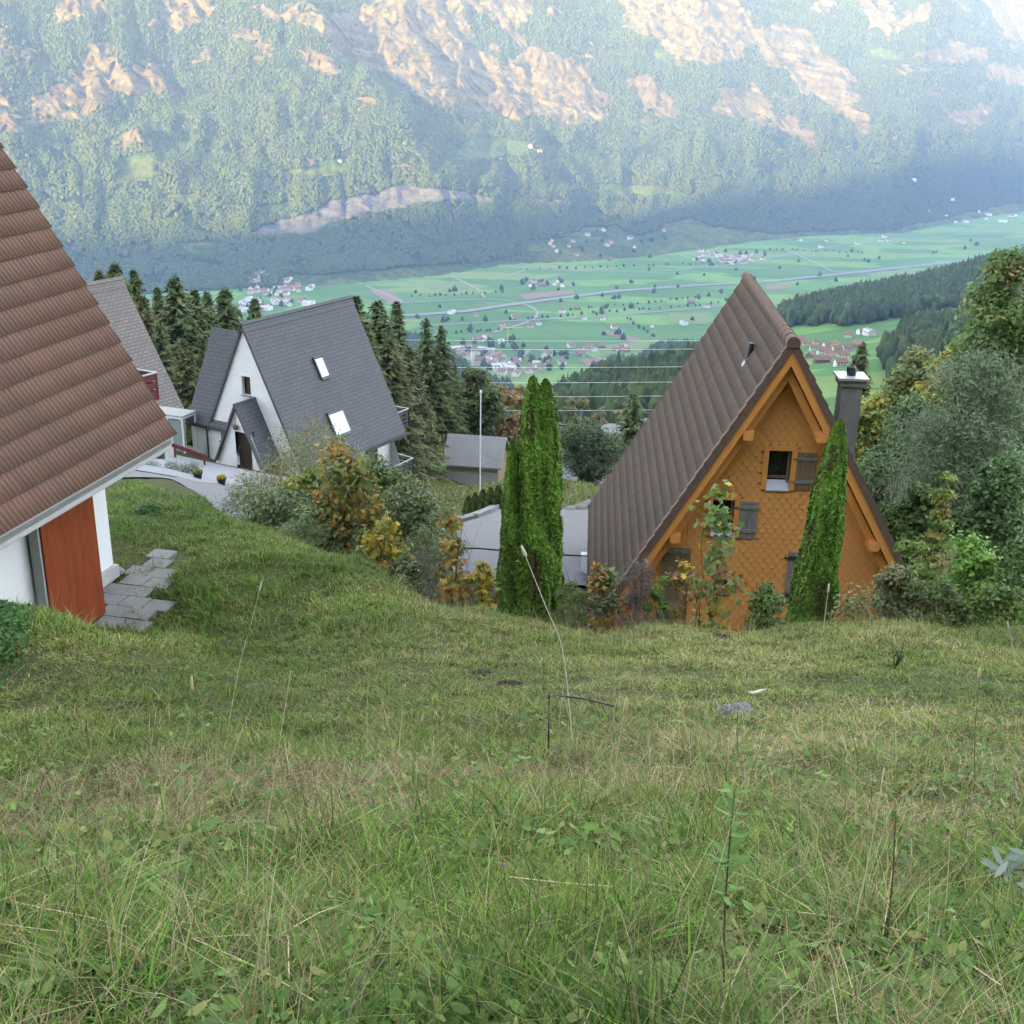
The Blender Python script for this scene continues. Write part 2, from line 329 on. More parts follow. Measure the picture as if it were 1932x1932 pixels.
ROCK = [[(95, 55), (130, -10), (205, -10), (190, 25), (150, 38), (100, 56)], [(288, 45), (308, -10), (402, -10), (395, 32), (345, 58), (330, 66)],
 [(45, 235), (60, 190), (130, 150), (150, 100), (180, 78), (210, 85), (228, 112), (300, 128), (324, 168), (270, 182), (230, 172), (205, 195), (135, 235), (60, 247)],
 [(-200, 130), (-5, 160), (15, 190), (38, 245), (-200, 220)], [(425, 72), (450, 54), (500, 72), (522, 100), (480, 95)],
 [(566, 95), (615, 100), (650, 130), (640, 141), (605, 136), (572, 112)],
 [(465, 18), (520, 14), (590, 30), (660, 20), (710, -10), (1005, -10), (1000, 32), (965, 45), (1000, 92), (1050, 100), (1110, 128), (1160, 195), (1130, 236), (1080, 236), (1040, 222), (960, 224), (900, 210), (850, 196), (800, 188), (750, 146), (690, 126), (640, 96), (600, 60), (530, 38)],
 [(1178, 148), (1210, 140), (1270, 183), (1282, 220), (1240, 223), (1200, 197)],
 [(1170, -10), (1350, -10), (1425, 20), (1415, 45), (1400, 100), (1335, 128), (1290, 120), (1255, 95), (1180, 48)],
 [(1395, 48), (1480, 46), (1515, 65), (1560, 100), (1610, 150), (1605, 172), (1645, 238), (1625, 252), (1585, 212), (1540, 192), (1500, 156), (1450, 112), (1405, 78)],
 [(1345, 170), (1390, 158), (1450, 184), (1485, 216), (1458, 248), (1420, 226), (1352, 216)], [(1458, 252), (1500, 262), (1555, 288), (1535, 245), (1480, 222)],
 [(1518, 26), (1545, 4), (1582, 12), (1560, 30)], [(1615, -10), (1660, -5), (1690, 30), (1688, 80), (1645, 50)], [(1690, 42), (1752, 8), (1768, 30), (1705, 62)],
 [(1715, 112), (1800, 78), (1865, 90), (1845, 118), (1770, 118)], [(1845, -10), (2050, -10), (2050, 110), (1932, 95), (1890, 62)], [(1772, 192), (1830, 222), (1850, 198), (1868, 204), (1852, 255), (1800, 230)],
 [(1668, 218), (1690, 255), (1702, 288), (1680, 252)], [(1855, 118), (2050, 140), (2050, 172), (1870, 152)], [(1010, 382), (1060, 380), (1062, 390), (1012, 392)], [(200, 262), (262, 240), (268, 270), (230, 292)]]
HOLES = [[(868, 22), (915, 15), (965, 70), (985, 95), (955, 122), (900, 92)]]
SCAR = [[(470, 440), (528, 416), (600, 398), (622, 380), (700, 364), (760, 350), (822, 354), (928, 374), (922, 388), (850, 376), (800, 384), (755, 398), (700, 404), (645, 414), (590, 442), (500, 448)], [(835, 362), (846, 360), (862, 424), (852, 424)]]
MEAD = [[(525, 328), (600, 308), (640, 294), (666, 318), (610, 334)], [(470, 394), (555, 378), (558, 392), (505, 406)], [(658, 266), (690, 264), (688, 279)], [(845, 302), (895, 254), (1000, 270), (1025, 288), (905, 300)], [(312, 372), (375, 364), (372, 386), (330, 381)], [(1128, 346), (1250, 352), (1300, 376), (1150, 366)],
 [(330, 456), (420, 458), (402, 490), (352, 482)], [(1235, 92), (1270, 100), (1260, 122), (1240, 112)], [(1640, 90), (1705, 98), (1700, 118), (1650, 108)], [(985, 520), (1000, 455), (1060, 448), (1100, 428), (1160, 424), (1210, 446), (1300, 410), (1345, 428), (1500, 446), (1400, 530)], [(1330, 445), (1700, 430), (1932, 380), (1932, 420), (1700, 460), (1330, 520)],
 [(225, 300), (290, 285), (285, 335), (215, 350)], [(500, 560), (540, 520), (900, 498), (1000, 480), (980, 560)]]
def mask_px(polys, px, py, j):
    m = np.zeros(px.shape, bool)
    for p in polys: m |= in_poly(px + j[0], py + j[1], p)
    return m
def mountain_masks(X, Y, Z):
    px, py = project(np.stack([X, Y, Z], -1))
    j = ((fbm(X/70, Y/70+Z/60, 4)-0.5)*46, (fbm(X/70+40, Y/70-Z/50, 4)-0.5)*40)
    rock = (mask_px(ROCK, px, py, j) & ~mask_px(HOLES, px, py, j))
    sp = fbm(X/120+3, Y/120+Z/90, 4); sp2 = fbm(X/30, Y/30+Z/25, 3)
    up = np.clip((Z+150)/350, 0, 1)
    led = fbm(np.arctan2(X, Y)*4200/130+7, (Z+0.3*np.arctan2(X, Y)*4200)/34.0, 3)
    rock = (rock & (sp2 > 0.12) & (led > .2)) | ((sp > 0.73 - 0.07*up) & (Z > -330) & (sp2 > .5)) | ((Z > 330) & (sp > .5))
    scar = mask_px(SCAR, px, py, (j[0]*.35, j[1]*.3)); mead = mask_px(MEAD, px, py, (j[0]*.4, j[1]*.3))
    return rock & ~scar & ~mead, scar, mead
azm = np.radians(np.linspace(-29, 29, 900)); sm = np.concatenate([np.linspace(-60, 1700, 560), np.linspace(1712, 2550, 60)])
AZ, S = np.meshgrid(azm, sm); R = foot_r(AZ) + S; X = R*np.sin(AZ); Y = R*np.cos(AZ); Z = mountain_z(X, Y)
rock, scar, mead = mountain_masks(X, Y, Z)
cliff = (rock | scar)
rough = (np.abs(fbm(X/70+Z/110, Y/70, 4)-0.5)*2-0.25)*62 + (np.abs(fbm(AZ*4200/26, Z/60, 3)-.5)*2-.3)*20 + (fbm(X/16, Y/16+Z/14, 3)-.5)*22
sh = cliff*rough*np.where(scar, .6, 1.0); Xr = X + sh*np.sin(AZ); Yr = Y + sh*np.cos(AZ)
Zr = np.where(S < 15, Z - 1.2, Z)
base = np.array([0.028, 0.045, 0.022]); colr = np.empty(X.shape + (3,)); n1 = fbm(X/90, Y/90, 4)[..., None]
colr[:] = base*(0.8+0.7*n1)
strata = fbm(AZ*4200/160, (Z+0.22*AZ*4200)/16.0, 3)[..., None]; wm = fbm(X/110+9, Y/110+Z/80, 3)[..., None]
rc = np.array([0.215, 0.168, 0.098])*(0.4+1.15*strata); rc = rc*(1-np.clip(wm-.5, 0, .3)*2.2) + np.array([0.19, 0.125, 0.062])*np.clip(wm-.5, 0, .3)*2.2
colr = np.where(rock[..., None], rc, colr); colr = np.where(scar[..., None], np.array([0.19, 0.18, 0.175])*(0.6+0.6*strata), colr)
colr = np.where(mead[..., None], np.array([0.075, 0.125, 0.035])*(0.75+0.5*n1) + np.array([0.05, 0.03, 0.0])*(wm > .55), colr)
I = np.arange(X.size).reshape(X.shape); F = np.stack([I[:-1, :-1], I[:-1, 1:], I[1:, 1:], I[1:, :-1]], -1).reshape(-1, 4)
tag(np_mesh('mountain', np.stack([Xr, Yr, Zr], -1).reshape(-1, 3), F, M['mountain'], C=colr.reshape(-1, 3), smooth=False), kind='structure')

# ---- trees as one far-off mass
M['far_leaf'] = mat('far_leaf', (0, 0, 0), 0.9, 0.1, attr='tint')
def cones(P, h, r, cols, nseg=5, round_=None):
    """low cones (two stacked rings) as one mass of distant trees"""
    n = len(P); a = np.linspace(0, 2*pi, nseg, endpoint=False)[None] + rng.random((n, 1))*6.28
    jr = 0.75 + 0.5*rng.random((n, nseg)); rr = r[:, None]*jr
    low = np.stack([P[:, None, 0] + rr*np.cos(a), P[:, None, 1] + rr*np.sin(a), np.repeat((P[:, 2]+h*0.12)[:, None], nseg, 1)], -1)
    f = 0.55 if round_ is None else np.where(round_, 1.0, 0.55)[:, None]; hm = 0.55 if round_ is None else np.where(round_, 0.66, 0.5)[:, None]
    mid = np.stack([P[:, None, 0] + rr*f*np.cos(a+.6), P[:, None, 1] + rr*f*np.sin(a+.6), (P[:, 2:3] + h[:, None]*hm) + np.zeros((1, nseg))], -1)
    top = P[:, None, :] + np.stack([0*h, 0*h, h], -1)[:, None, :]
    V = np.concatenate([low, mid, top], 1); k = 2*nseg+1; b = (np.arange(n)*k)[:, None]; i = np.arange(nseg); j = (i+1) % nseg
    Q = (b[:, :, None] + np.stack([i, j, nseg+j, nseg+i], -1)[None]).reshape(-1, 4); T = (b[:, :, None] + np.stack([nseg+i, nseg+j, np.full(nseg, 2*nseg)], -1)[None]).reshape(-1, 3)
    C = np.repeat(cols[:, None], k, 1)
    return V.reshape(-1, 3), Q, T, C.reshape(-1, 3)
def tree_cols(n, warm):
    c = np.array([0.042, 0.062, 0.020])[None]*(0.78+.4*rng.random((n, 1)))
    w = (rng.random(n) < warm)[:, None]; c2 = np.array([0.056, 0.068, 0.022])[None]*(0.75+0.5*rng.random((n, 1)))
    return np.where(w, c2, c)
N = 190000
az_ = np.radians(rng.uniform(-26.5, 26.5, N)); s_ = rng.uniform(4, 1700, N); r_ = foot_r(az_) + s_; x_ = r_*np.sin(az_); y_ = r_*np.cos(az_); z_ = mountain_z(x_, y_)
px_, py_ = project(np.stack([x_, y_, z_], -1)); rk, sc, md = mountain_masks(x_, y_, z_); rk |= mountain_masks(x_-6*np.sin(az_), y_-6*np.cos(az_), z_)[0]
keep = ~sc & ~md & (px_ > -60) & (px_ < 2000) & (py_ > -40) & (fbm(x_/35, y_/35, 2) > .28) & (~rk | (rng.random(N) < .035))
P = np.stack([x_, y_, z_], -1)[keep]; n = len(P); dec = (rng.random(n) < np.clip(.75 - (P[:, 2]+400)/600, .2, .8))
h = np.where(dec, rng.uniform(8, 14, n), rng.uniform(9, 17, n)); r = np.where(dec, rng.uniform(4.5, 7.0, n), rng.uniform(3, 4.4, n))
fl = (rng.random(n) < 0.5)
V, Q, T, C = cones(P, h*.85, r, tree_cols(n, .28), 5, dec)
tag(np_mesh('forest', V, [Q, T], M['far_leaf'], C=C), label='hazy forest of tiny conifers and broadleaf trees covering the mountain slopes', cat='forest', kind='stuff')

# mid-distance woods on the near side of the valley (jittered lumps, still one mass)
def blobs(P, h, r, cols, seed=1):
    bm = bmesh.new(); bmesh.ops.create_icosphere(bm, subdivisions=2, radius=1); B = np.array([v.co[:] for v in bm.verts]); BF = np.array([[v.index for v in f.verts] for f in bm.faces]); bm.free()
    n = len(P); k = len(B); g = np.random.default_rng(seed); jit = 1 + g.normal(0, .24, (n, k)); con = (g.random(n) < .68)
    taper = np.where(con[:, None], np.clip(1.0 - 0.55*(B[None, :, 2]+.2), .25, 1.15), 1.0)
    V = np.empty((n, k, 3)); V[..., 0] = B[None, :, 0]*r[:, None]*jit*taper; V[..., 1] = B[None, :, 1]*r[:, None]*jit*taper; V[..., 2] = (B[None, :, 2]*jit*np.where(con, .56, .48)[:, None] + .52)*h[:, None]
    V += P[:, None]; Fx = (np.arange(n)*k)[:, None, None] + BF[None]
    cc = cols[:, None]*(0.45 + 0.7*g.random((n, k, 1)))*np.ones((1, 1, 3))
    return V.reshape(-1, 3), Fx.reshape(-1, 3), cc.reshape(-1, 3)
WOODS = [[(1470, 585), (1520, 560), (1600, 548), (1700, 528), (1932, 480), (2000, 480), (2000, 565), (1850, 572), (1700, 598), (1610, 614), (1490, 618)], [(1110, 706), (1180, 682), (1240, 666), (1330, 648), (1400, 645), (1400, 668), (1300, 684), (1200, 702)],
 [(985, 770), (1060, 738), (1200, 724), (1320, 716), (1420, 760), (1420, 860), (985, 860)], [(1670, 690), (1735, 622), (1840, 600), (2000, 588), (2000, 720), (1800, 735), (1690, 735)], [(560, 640), (760, 610), (860, 690), (960, 735), (960, 820), (560, 760)]]
N = 60000; az_ = np.radians(rng.uniform(-12, 27, N)); r_ = np.sqrt(rng.uniform(420**2, 2500**2, N)); x_ = r_*np.sin(az_); y_ = r_*np.cos(az_); z_ = ground(x_, y_)
px_, py_ = project(np.stack([x_, y_, z_], -1)); jj = ((fbm(x_/60, y_/60, 3)-.5)*40, (fbm(x_/60+9, y_/60, 3)-.5)*26)
keep = mask_px(WOODS, px_, py_, jj); P = np.stack([x_, y_, z_], -1)[keep]; n = len(P)
V, F, C = blobs(P, rng.uniform(11, 21, n), rng.uniform(4, 6.8, n), tree_cols(n, .25)*np.array([[1.2, 1.3, 1.5]]))
tag(np_mesh('woods', V, F, M['far_leaf'], C=C, smooth=False), label='dark mixed woods on the lower slopes between the near trees and the valley fields', cat='woods', kind='stuff')

# ---- unseen mountain behind the camera, its crest shaped so its shadow lies on the near slope and the lower half of the view
RY = -3000.0; cr_ = np.array([(-9000, 1240), (-7219, 1270), (-7000, 1285), (-6800, 1305), (-6620, 1345), (-6442, 1340), (-6229, 1365), (-6077, 1345), (-5900, 1230), (-5800, 1225), (-5720, 1260), (-5600, 1480), (-5430, 1930), (-5150, 2400), (-4300, 2830)], float); cx_, cz_ = cr_[:, 0], cr_[:, 1]
xs = np.linspace(-11500, 4000, 620); crest = np.interp(xs, cx_, cz_); crest = np.convolve(np.pad(crest, 3, 'edge'), np.ones(7)/7, 'valid') + (fbm(xs/90, xs*0+3, 4)-.5)*12
rows = []
for f_, yy in ((0, -170), (.08, -450), (.3, -1300), (.62, -2250), (1.0, RY), (.55, -3900), (0, -4800)):
    zz = (-H0 + SL*170) + (crest - (-H0+SL*170))*f_ if yy > RY-1 else VALLEY + (crest-VALLEY)*f_
    rows.append(np.stack([xs, np.full_like(xs, yy) + (fbm(xs/300, xs*0+yy, 3)-.5)*60*(0 < f_ < 1), zz + (fbm(xs/200, xs*0+yy*.01, 3)-.5)*90*(0 < f_ < 1)], -1))
G = np.array(rows); I = np.arange(G.shape[0]*G.shape[1]).reshape(G.shape[:2]); F = np.stack([I[:-1, :-1], I[:-1, 1:], I[1:, 1:], I[1:, :-1]], -1).reshape(-1, 4)
M['ridge'] = mat('ridge_forest', (0.035, 0.055, 0.025), 0.95, 0.1, noise=[(0.01, .8, (0.10, 0.10, 0.06))])
tag(np_mesh('mountain_ridge', G.reshape(-1, 3), F, M['ridge'], smooth=True), kind='structure')

# ---- the air
hz = MB().box((-3000, 1100, 900), (17600, 13200, 3204)); M['air'] = bpy.data.materials.new('air'); M['air'].use_nodes = True; t = M['air'].node_tree
t.nodes.remove(t.nodes['Principled BSDF']); pv = t.nodes.new('ShaderNodeVolumePrincipled'); pv.inputs['Density'].default_value = 0.77e-4; pv.inputs['Color'].default_value = (0.41, 0.575, 0.97, 1); pv.inputs['Anisotropy'].default_value = -0.42
t.links.new(pv.outputs[0], t.nodes['Material Output'].inputs['Volume'])
tag(hz.build('haze', M['air']), label='pale blue evening haze filling the valley air', cat='haze', kind='stuff')
# ================================================================== NEAR BUILDINGS
M['tile_brown'] = mat('tile_brown', (0.16, 0.09, 0.065), 0.8, 0.25, attr='tint', noise=[(1.1, .22, (0.105, 0.08, 0.06)), (9, .35, (0.10, 0.085, 0.055)), (60, .3, (0.24, 0.17, 0.13))], bump=(120, .15))
M['ridge_tile'] = mat('ridge_tile', (0.115, 0.072, 0.055), 0.85, 0.2, noise=[(12, .5, (0.19, 0.13, 0.10))], bump=(60, .25))
M['orange'] = mat('orange_paint', (0.64, 0.285, 0.08), 0.7, 0.25, noise=[(3, .3, (0.54, 0.22, 0.06)), (25, .25, (0.70, 0.34, 0.11))], bump=(80, .08))
M['orange_trim'] = mat('orange_trim', (0.66, 0.275, 0.068), 0.6, 0.3, noise=[(2, .25, (0.58, 0.21, 0.042))])
M['white_wall'] = mat('white_wall', (0.64, 0.64, 0.64), 0.85, 0.2, noise=[(2, .22, (0.62, 0.62, 0.62)), (40, .1, (0.6, 0.6, 0.6))], bump=(150, .15))
M['white_paint'] = mat('white_paint', (0.78, 0.79, 0.8), 0.5, 0.4)
M['concrete'] = mat('concrete', (0.36, 0.36, 0.35), 0.9, 0.2, noise=[(4, .5, (0.24, 0.24, 0.235)), (30, .3, (0.42, 0.42, 0.4))], bump=(60, .25))
M['glass'] = mat('glass_dark', (0.012, 0.013, 0.015), 0.08, 0.6)
M['sky_glass'] = mat('skylight_glass', (0.25, 0.3, 0.33), 0.05, 1.0, metallic=0.9)
M['grey_wood'] = mat('grey_wood', (0.235, 0.22, 0.20), 0.9, 0.15, noise=[(5, .7, (0.095, 0.085, 0.075)), (30, .5, (0.28, 0.26, 0.235))], bump=(40, .5), stretch=(6, 6, .6))
M['brown_wood'] = mat('brown_wood', (0.20, 0.125, 0.062), 0.8, 0.2, noise=[(4, .7, (0.10, 0.058, 0.028)), (30, .45, (0.30, 0.24, 0.17))], bump=(40, .4), stretch=(6, 6, .6))
M['dark_wood'] = mat('dark_wood', (0.035, 0.02, 0.014), 0.7, 0.3, noise=[(4, .6, (0.06, 0.032, 0.02))], stretch=(6, 6, .6))
M['red_wood'] = mat('red_wood', (0.17, 0.036, 0.009), 0.6, 0.12, noise=[(1.2, .9, (0.09, 0.015, 0.006)), (6, .6, (0.30, 0.065, 0.016))], bump=(30, .3), stretch=(6, 6, .5))
M['dark_metal'] = mat('dark_metal', (0.03, 0.032, 0.036), 0.45, 0.5)
M['black_slat'] = mat('black_slat', (0.018, 0.019, 0.022), 0.55, 0.35)
M['zinc'] = mat('zinc', (0.36, 0.38, 0.41), 0.5, 0.5, metallic=0.3, noise=[(8, .4, (0.27, 0.285, 0.31))])
M['rail_top'] = mat('rail_top', (0.27, 0.285, 0.30), 0.5, 0.4)
M['maroon'] = mat('maroon', (0.13, 0.035, 0.035), 0.7, 0.25)
M['slate'] = brick_mat('slate', (0.088, 0.092, 0.10), (0.10, 0.105, 0.115), (0.045, 0.047, 0.055), 0.42, 0.21, 0.012, rough=0.75, bump=0.7, noise=(0.8, .35, (0.075, 0.078, 0.085)))
M['slate_brown'] = brick_mat('slate_brown', (0.165, 0.145, 0.13), (0.20, 0.175, 0.16), (0.09, 0.08, 0.075), 0.42, 0.21, 0.02, rough=0.8, bump=0.8, noise=(.6, .4, (0.14, 0.125, 0.12)))
M['white_brick'] = brick_mat('white_brick', (0.78, 0.78, 0.78), (0.74, 0.74, 0.745), (0.62, 0.625, 0.63), 0.26, 0.13, 0.008, rough=0.8, bump=0.5)
M['barn_roof'] = brick_mat('barn_roof', (0.25, 0.25, 0.25), (0.28, 0.28, 0.28), (0.09, 0.09, 0.095), 0.4, 0.25, 0.012, rough=0.85, bump=0.6, noise=(.7, .5, (0.2, 0.19, 0.175)))

def tile_roof(name, m, parent, org, du, ds, dn, L, S, tw=0.30, ex=0.34, waves=2, amp=0.02, lip=0.035, pts=6, base=(0.165, 0.092, 0.066), var=.25, seed=0):
    """corrugated roof tiles in courses; org = eave corner, du along the eave, ds up the slope, dn outward"""
    g = np.random.default_rng(seed); nt_ = int(round(L/tw)); tw = L/nt_; nk = int(np.ceil(S/ex)); nu = nt_*waves*pts+1
    u = np.linspace(0, L, nu); prof = amp*(np.abs(np.cos(pi*u*waves/tw))**0.8); prof = prof - amp*.5
    tile = np.minimum((u/tw).astype(int), nt_-1); V = []; C = []; F = []
    du, ds, dn, org = (np.array(a, float) for a in (du, ds, dn, org))
    for k in range(nk):
        s0 = k*ex; s1 = min((k+1)*ex+0.11, S); tc_ = (1 + var*(g.random(nt_)-.5))[tile][:, None]*np.array(base)[None]; hue = (g.random(nt_)[tile][:, None]-.5)*np.array([0.02, 0.0, -0.012])
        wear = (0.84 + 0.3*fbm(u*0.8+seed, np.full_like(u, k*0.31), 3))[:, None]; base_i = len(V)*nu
        jit = (g.random(nt_)*0.006)[tile]
        for s, h in ((s0, prof + lip - 0.03), (s0-0.004, prof + lip), (s1, prof + 0.006)):
            V.append(org[None] + u[:, None]*du[None] + s*ds[None] + (h + jit)[:, None]*dn[None]); C.append((tc_+hue)*wear*(0.32 if s == s0 else (.62 if s < s0 else 1)))  # lip rows darkened: shadow line under each course painted into the tint
        i = np.arange(nu-1)
        for a in (0, 1): F.append(np.stack([base_i+a*nu+i, base_i+a*nu+i+1, base_i+(a+1)*nu+i+1, base_i+(a+1)*nu+i], -1))
    return np_mesh(name, np.concatenate(V), np.concatenate(F), m, parent, np.clip(np.concatenate(C), 0, 1), smooth=False)
def gable_faces(mb, y, w, h, zb, holes, m=0, apex=0.0, flip=False):
    """triangular gable in plane y with rectangular holes (x0, x1, z0, z1); the roof line falls h over w from the apex"""
    zs = sorted({apex, zb, *[z for o in holes for z in o[2:]]}, reverse=True); k = w/h
    for a, b in zip(zs[:-1], zs[1:]):
        cut = sorted([(o[0], o[1]) for o in holes if o[2] <= b + 1e-6 and o[3] >= a - 1e-6]); xa = min((apex-a)*k, w*.985); xb = min((apex-b)*k, w*.985)
        segs = []; left = (-xa, -xb)
        for x0, x1 in cut: segs.append((left, (x0, x0))); left = (x1, x1)
        segs.append((left, (xa, xb)))
        for (la, lb), (ra, rb) in segs:
            mb.add([(la, y, a), (ra, y, a), (rb, y, b), (lb, y, b)], [(0, 1, 2, 3)], m)
    return mb

# ---------------------------------------------------------------- orange A-frame house
OA = np.array([6.1496, 26.0, -5.6250]); OPSI = 0.061785; OL, OW, OH = 8.98, 4.2546, 7.3208; OZ = 1.5
house = thing('a_frame_house', 'bright orange gabled house with steep brown tiled roof and grey chimney', 'house', OA - np.array([0, 0, OH+OZ]), -OPSI)
off = (0, 0, OH+OZ); sl = math.hypot(OW, OH); sx, sz = OW/sl, OH/sl
for sgn in (-1, 1):
    org = (sgn*(OW+.02), 0, OZ-0.02) if sgn < 0 else (OW+.02, OL, OZ-0.02)
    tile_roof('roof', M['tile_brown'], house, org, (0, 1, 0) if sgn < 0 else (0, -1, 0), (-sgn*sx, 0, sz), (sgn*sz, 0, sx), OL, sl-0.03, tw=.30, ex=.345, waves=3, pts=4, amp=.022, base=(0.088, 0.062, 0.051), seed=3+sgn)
mb = MB(); th = 0.16
for sgn in (-1, 1):     # boarding under the tiles
    mb.prism([(sgn*OW, -OH), (0, -0.03), (0, -0.03-th/sx*.9), (sgn*(OW-th/sz*.9), -OH)], 1, 0.06, OL-.06)
mb.build('roof_deck', M['orange'], house, off)
mb = MB()
for sgn in (-1, 1):     # double bargeboards of the front
    for (y0, y1, d0, d1) in ((-0.03, 0.045, 0.05, 0.27), (0.16, 0.50, 0.30, 0.47)):
        a = d0/sx; b = d1/sx; e = OH+.1
        mb.prism([(0, -a), (sgn*(OW*(e-a)/OH), -e), (sgn*(OW*(e-b)/OH), -e), (0, -b)], 1, y0, y1)
mb.build('bargeboard', M['orange_trim'], house, off)
holes = [(-.22, .31, -3.62, -2.66), (-1.42, -.91, -4.83, -3.92)]
M['orange_shade'] = mat('orange_shadow_gap', (0.52, 0.22, 0.058), 0.9, 0.1); mb = MB(); gable_faces(mb, 0.5, OW, OH, -OH-1.4, holes, 1, apex=-0.3)  # darker orange backing stands in for shadow between the scales
g = np.random.default_rng(5); rw, rh = 0.20, 0.128; k_ = OW/OH
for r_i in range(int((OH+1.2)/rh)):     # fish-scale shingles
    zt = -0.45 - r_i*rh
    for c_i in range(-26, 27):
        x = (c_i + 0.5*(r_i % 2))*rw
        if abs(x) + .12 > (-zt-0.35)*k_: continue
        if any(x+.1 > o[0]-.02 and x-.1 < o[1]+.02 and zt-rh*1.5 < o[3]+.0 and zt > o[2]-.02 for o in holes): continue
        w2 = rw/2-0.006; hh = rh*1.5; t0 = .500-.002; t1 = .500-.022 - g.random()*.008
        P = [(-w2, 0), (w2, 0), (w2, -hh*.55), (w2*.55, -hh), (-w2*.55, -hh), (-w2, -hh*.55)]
        mb.add([(x+p[0]*1.09, t0+(t1-t0)*min(1, -p[1]/hh)+.007, zt+p[1]*1.0-(.009 if p[1] else 0)) for p in P], [(0, 1, 2, 3, 4, 5)], 1)  # slightly larger darker copy paints a shadow line round each scale
        V = [(x+p[0], t0+(t1-t0)*(-p[1]/hh), zt+p[1]) for p in P] + [(x+p[0], .5, zt+p[1]) for p in P[2:]]
        mb.add(V, [(0, 1, 2, 3, 4, 5), (2, 6, 7, 3), (3, 7, 8, 4), (4, 8, 9, 5)], 0)
mb.build('wall', [M['orange'], M['orange_shade']], house, off)
mb = MB()
gable_faces(mb, OL-.5, OW, OH, -OH-1.4, [], 0, apex=-.3); mb.build('rear_wall', M['orange'], house, off)
for (x, z) in ((-.8, -2.18), (.86, -2.18), (-2.3, -4.77), (2.34, -4.78)):
    MB().prism([(x-.13, z+.10), (x+.13, z+.10), (x+.11, z-.12), (x-.11, z-.12)], 1, -0.02, .5).build('purlin_end', M['orange_trim'], house, off)
for (x0, x1, z0, z1) in holes:
    MB().box(((x0+x1)/2, .455, z1+.05), (x1-x0+.24, .03, .10)).box((x0-.06, .455, (z0+z1)/2), (.12, .03, z1-z0)).box((x1+.06, .455, (z0+z1)/2), (.12, .03, z1-z0)).build('window_casing', M['orange_trim'], house, off)
    w_ = MB(); d = .16
    for (a, b) in (((x0, z0), (x0, z1)), ((x1, z0), (x1, z1)), ((x0, z1), (x1, z1)), ((x0, z0), (x1, z0))):
        w_.add([(a[0], .49, a[1]), (b[0], .49, b[1]), (b[0], .5+d, b[1]), (a[0], .5+d, a[1])], [(0, 1, 2, 3)])
    w_.bar((x1-.04, .6, z0+.02), (x1-.04, .6, z1-.02), .05, .06); w_.bar((x0+.02, .62, z1-.03), (x1-.02, .62, z1-.03), .04, .05); w_.bar((x0+.02, .62, z0+.27), (x1-.02, .62, z0+.27), .05, .05)
    w = w_.build('window', M['brown_wood'], house, off)
    MB().add([(x0, .5+d-.01, z0), (x1, .5+d-.01, z0), (x1, .5+d-.01, z1), (x0, .5+d-.01, z1)], [(0, 1, 2, 3)]).build('pane', M['glass'], w, off)
    MB().add([(x0-.02, .44, z0-.01), (x1+.02, .44, z0-.01), (x1+.02, .62, z0+.2), (x0-.02, .62, z0+.2), (x0-.02, .44, z0-.04), (x1+.02, .44, z0-.04)], [(0, 1, 2, 3), (0, 4, 5, 1)]).build('sill', M['zinc'], w, off)
def shutter(x0, x1, z0, z1, m, m2, label=None, y=.46):
    b = MB(); nb = 4; bw = (x1-x0)/nb
    for i in range(nb): b.box((x0+bw*(i+.5), y-.006*(i % 2), (z0+z1)/2), (bw-.006, .03, z1-z0))
    s = b.build('shutter', m, house, off)
    for zz in (z1-.14, z0+.2): MB().box(((x0+x1)/2, y-.03, zz), (x1-x0+.02, .03, .075)).build('batten', m2, s, off)
    for zz in (z1-.16, z0+.18): MB().box((x0-.05, y-.01, zz), (.09, .02, .04)).build('hinge', M['dark_metal'], s, off)
    if label: s['label'] = label
shutter(.42, .89, -3.6, -2.69, M['brown_wood'], M['grey_wood'], 'brown wooden shutter with grey battens')
shutter(-.82, -.36, -4.88, -3.95, M['grey_wood'], M['grey_wood'], 'weathered grey wooden shutter')
shutter(.47, .95, -6.5, -5.18, M['grey_wood'], M['dark_metal'], 'pale grey shutter with black strap hinges')
dr = MB()
for i in range(5): dr.box((-2.53+.135*(i+.5), .47-.005*(i % 2), -6.2), (.13, .04, 2.0))
d_ = dr.build('door', M['brown_wood'], house, off)
MB().box((-2.2, .44, -5.28), (.62, .04, .09)).build('batten', M['grey_wood'], d_, off); MB().box((-2.2, .44, -6.9), (.62, .04, .09)).build('batten', M['grey_wood'], d_, off)
rc_ = MB()
NRC = 20
for i in range(NRC):
    y0 = OL*i/NRC-.06; y1 = OL*(i+1)/NRC; n = 8; V = []
    for (yy, rr) in ((y0-.03, .155), (y1+.01, .135)):
        V += [(rr*cos(pi*(k/n)*1.3-.47)*1.0, yy, rr*sin(pi*(k/n)*1.3-.47)*1.1-.03) for k in range(n+1)]
    rc_.add(V, [(k, k+1, n+2+k, n+1+k) for k in range(n)] + ([tuple(range(n+1))] if i == 0 else []))
rc_.build('ridge_cap', M['ridge_tile'], house, off, smooth=False)
vt = MB()
for sgn in (-1, 1):
    nk = 25; e = sl/nk
    for k in range(nk):
        s0 = k*e; s1 = s0+e*1.02; q = []
        for (s, hh) in ((s0, .085), (s1, .055)):
            cx, cz = sgn*(OW - s*sx), -OH + s*sz
            q.append([(cx+sgn*sz*a, yb, cz+sx*a) for (a, yb) in ((-.10, -.06), (hh, -.06), (hh, .10), (0.0, .10))])
        V = q[0]+q[1]; vt.add(V, [(0, 1, 5, 4), (1, 2, 6, 5), (2, 3, 7, 6), (0, 1, 2, 3), (4, 5, 6, 7)])
vt.build('verge_tiles', M['ridge_tile'], house, off)
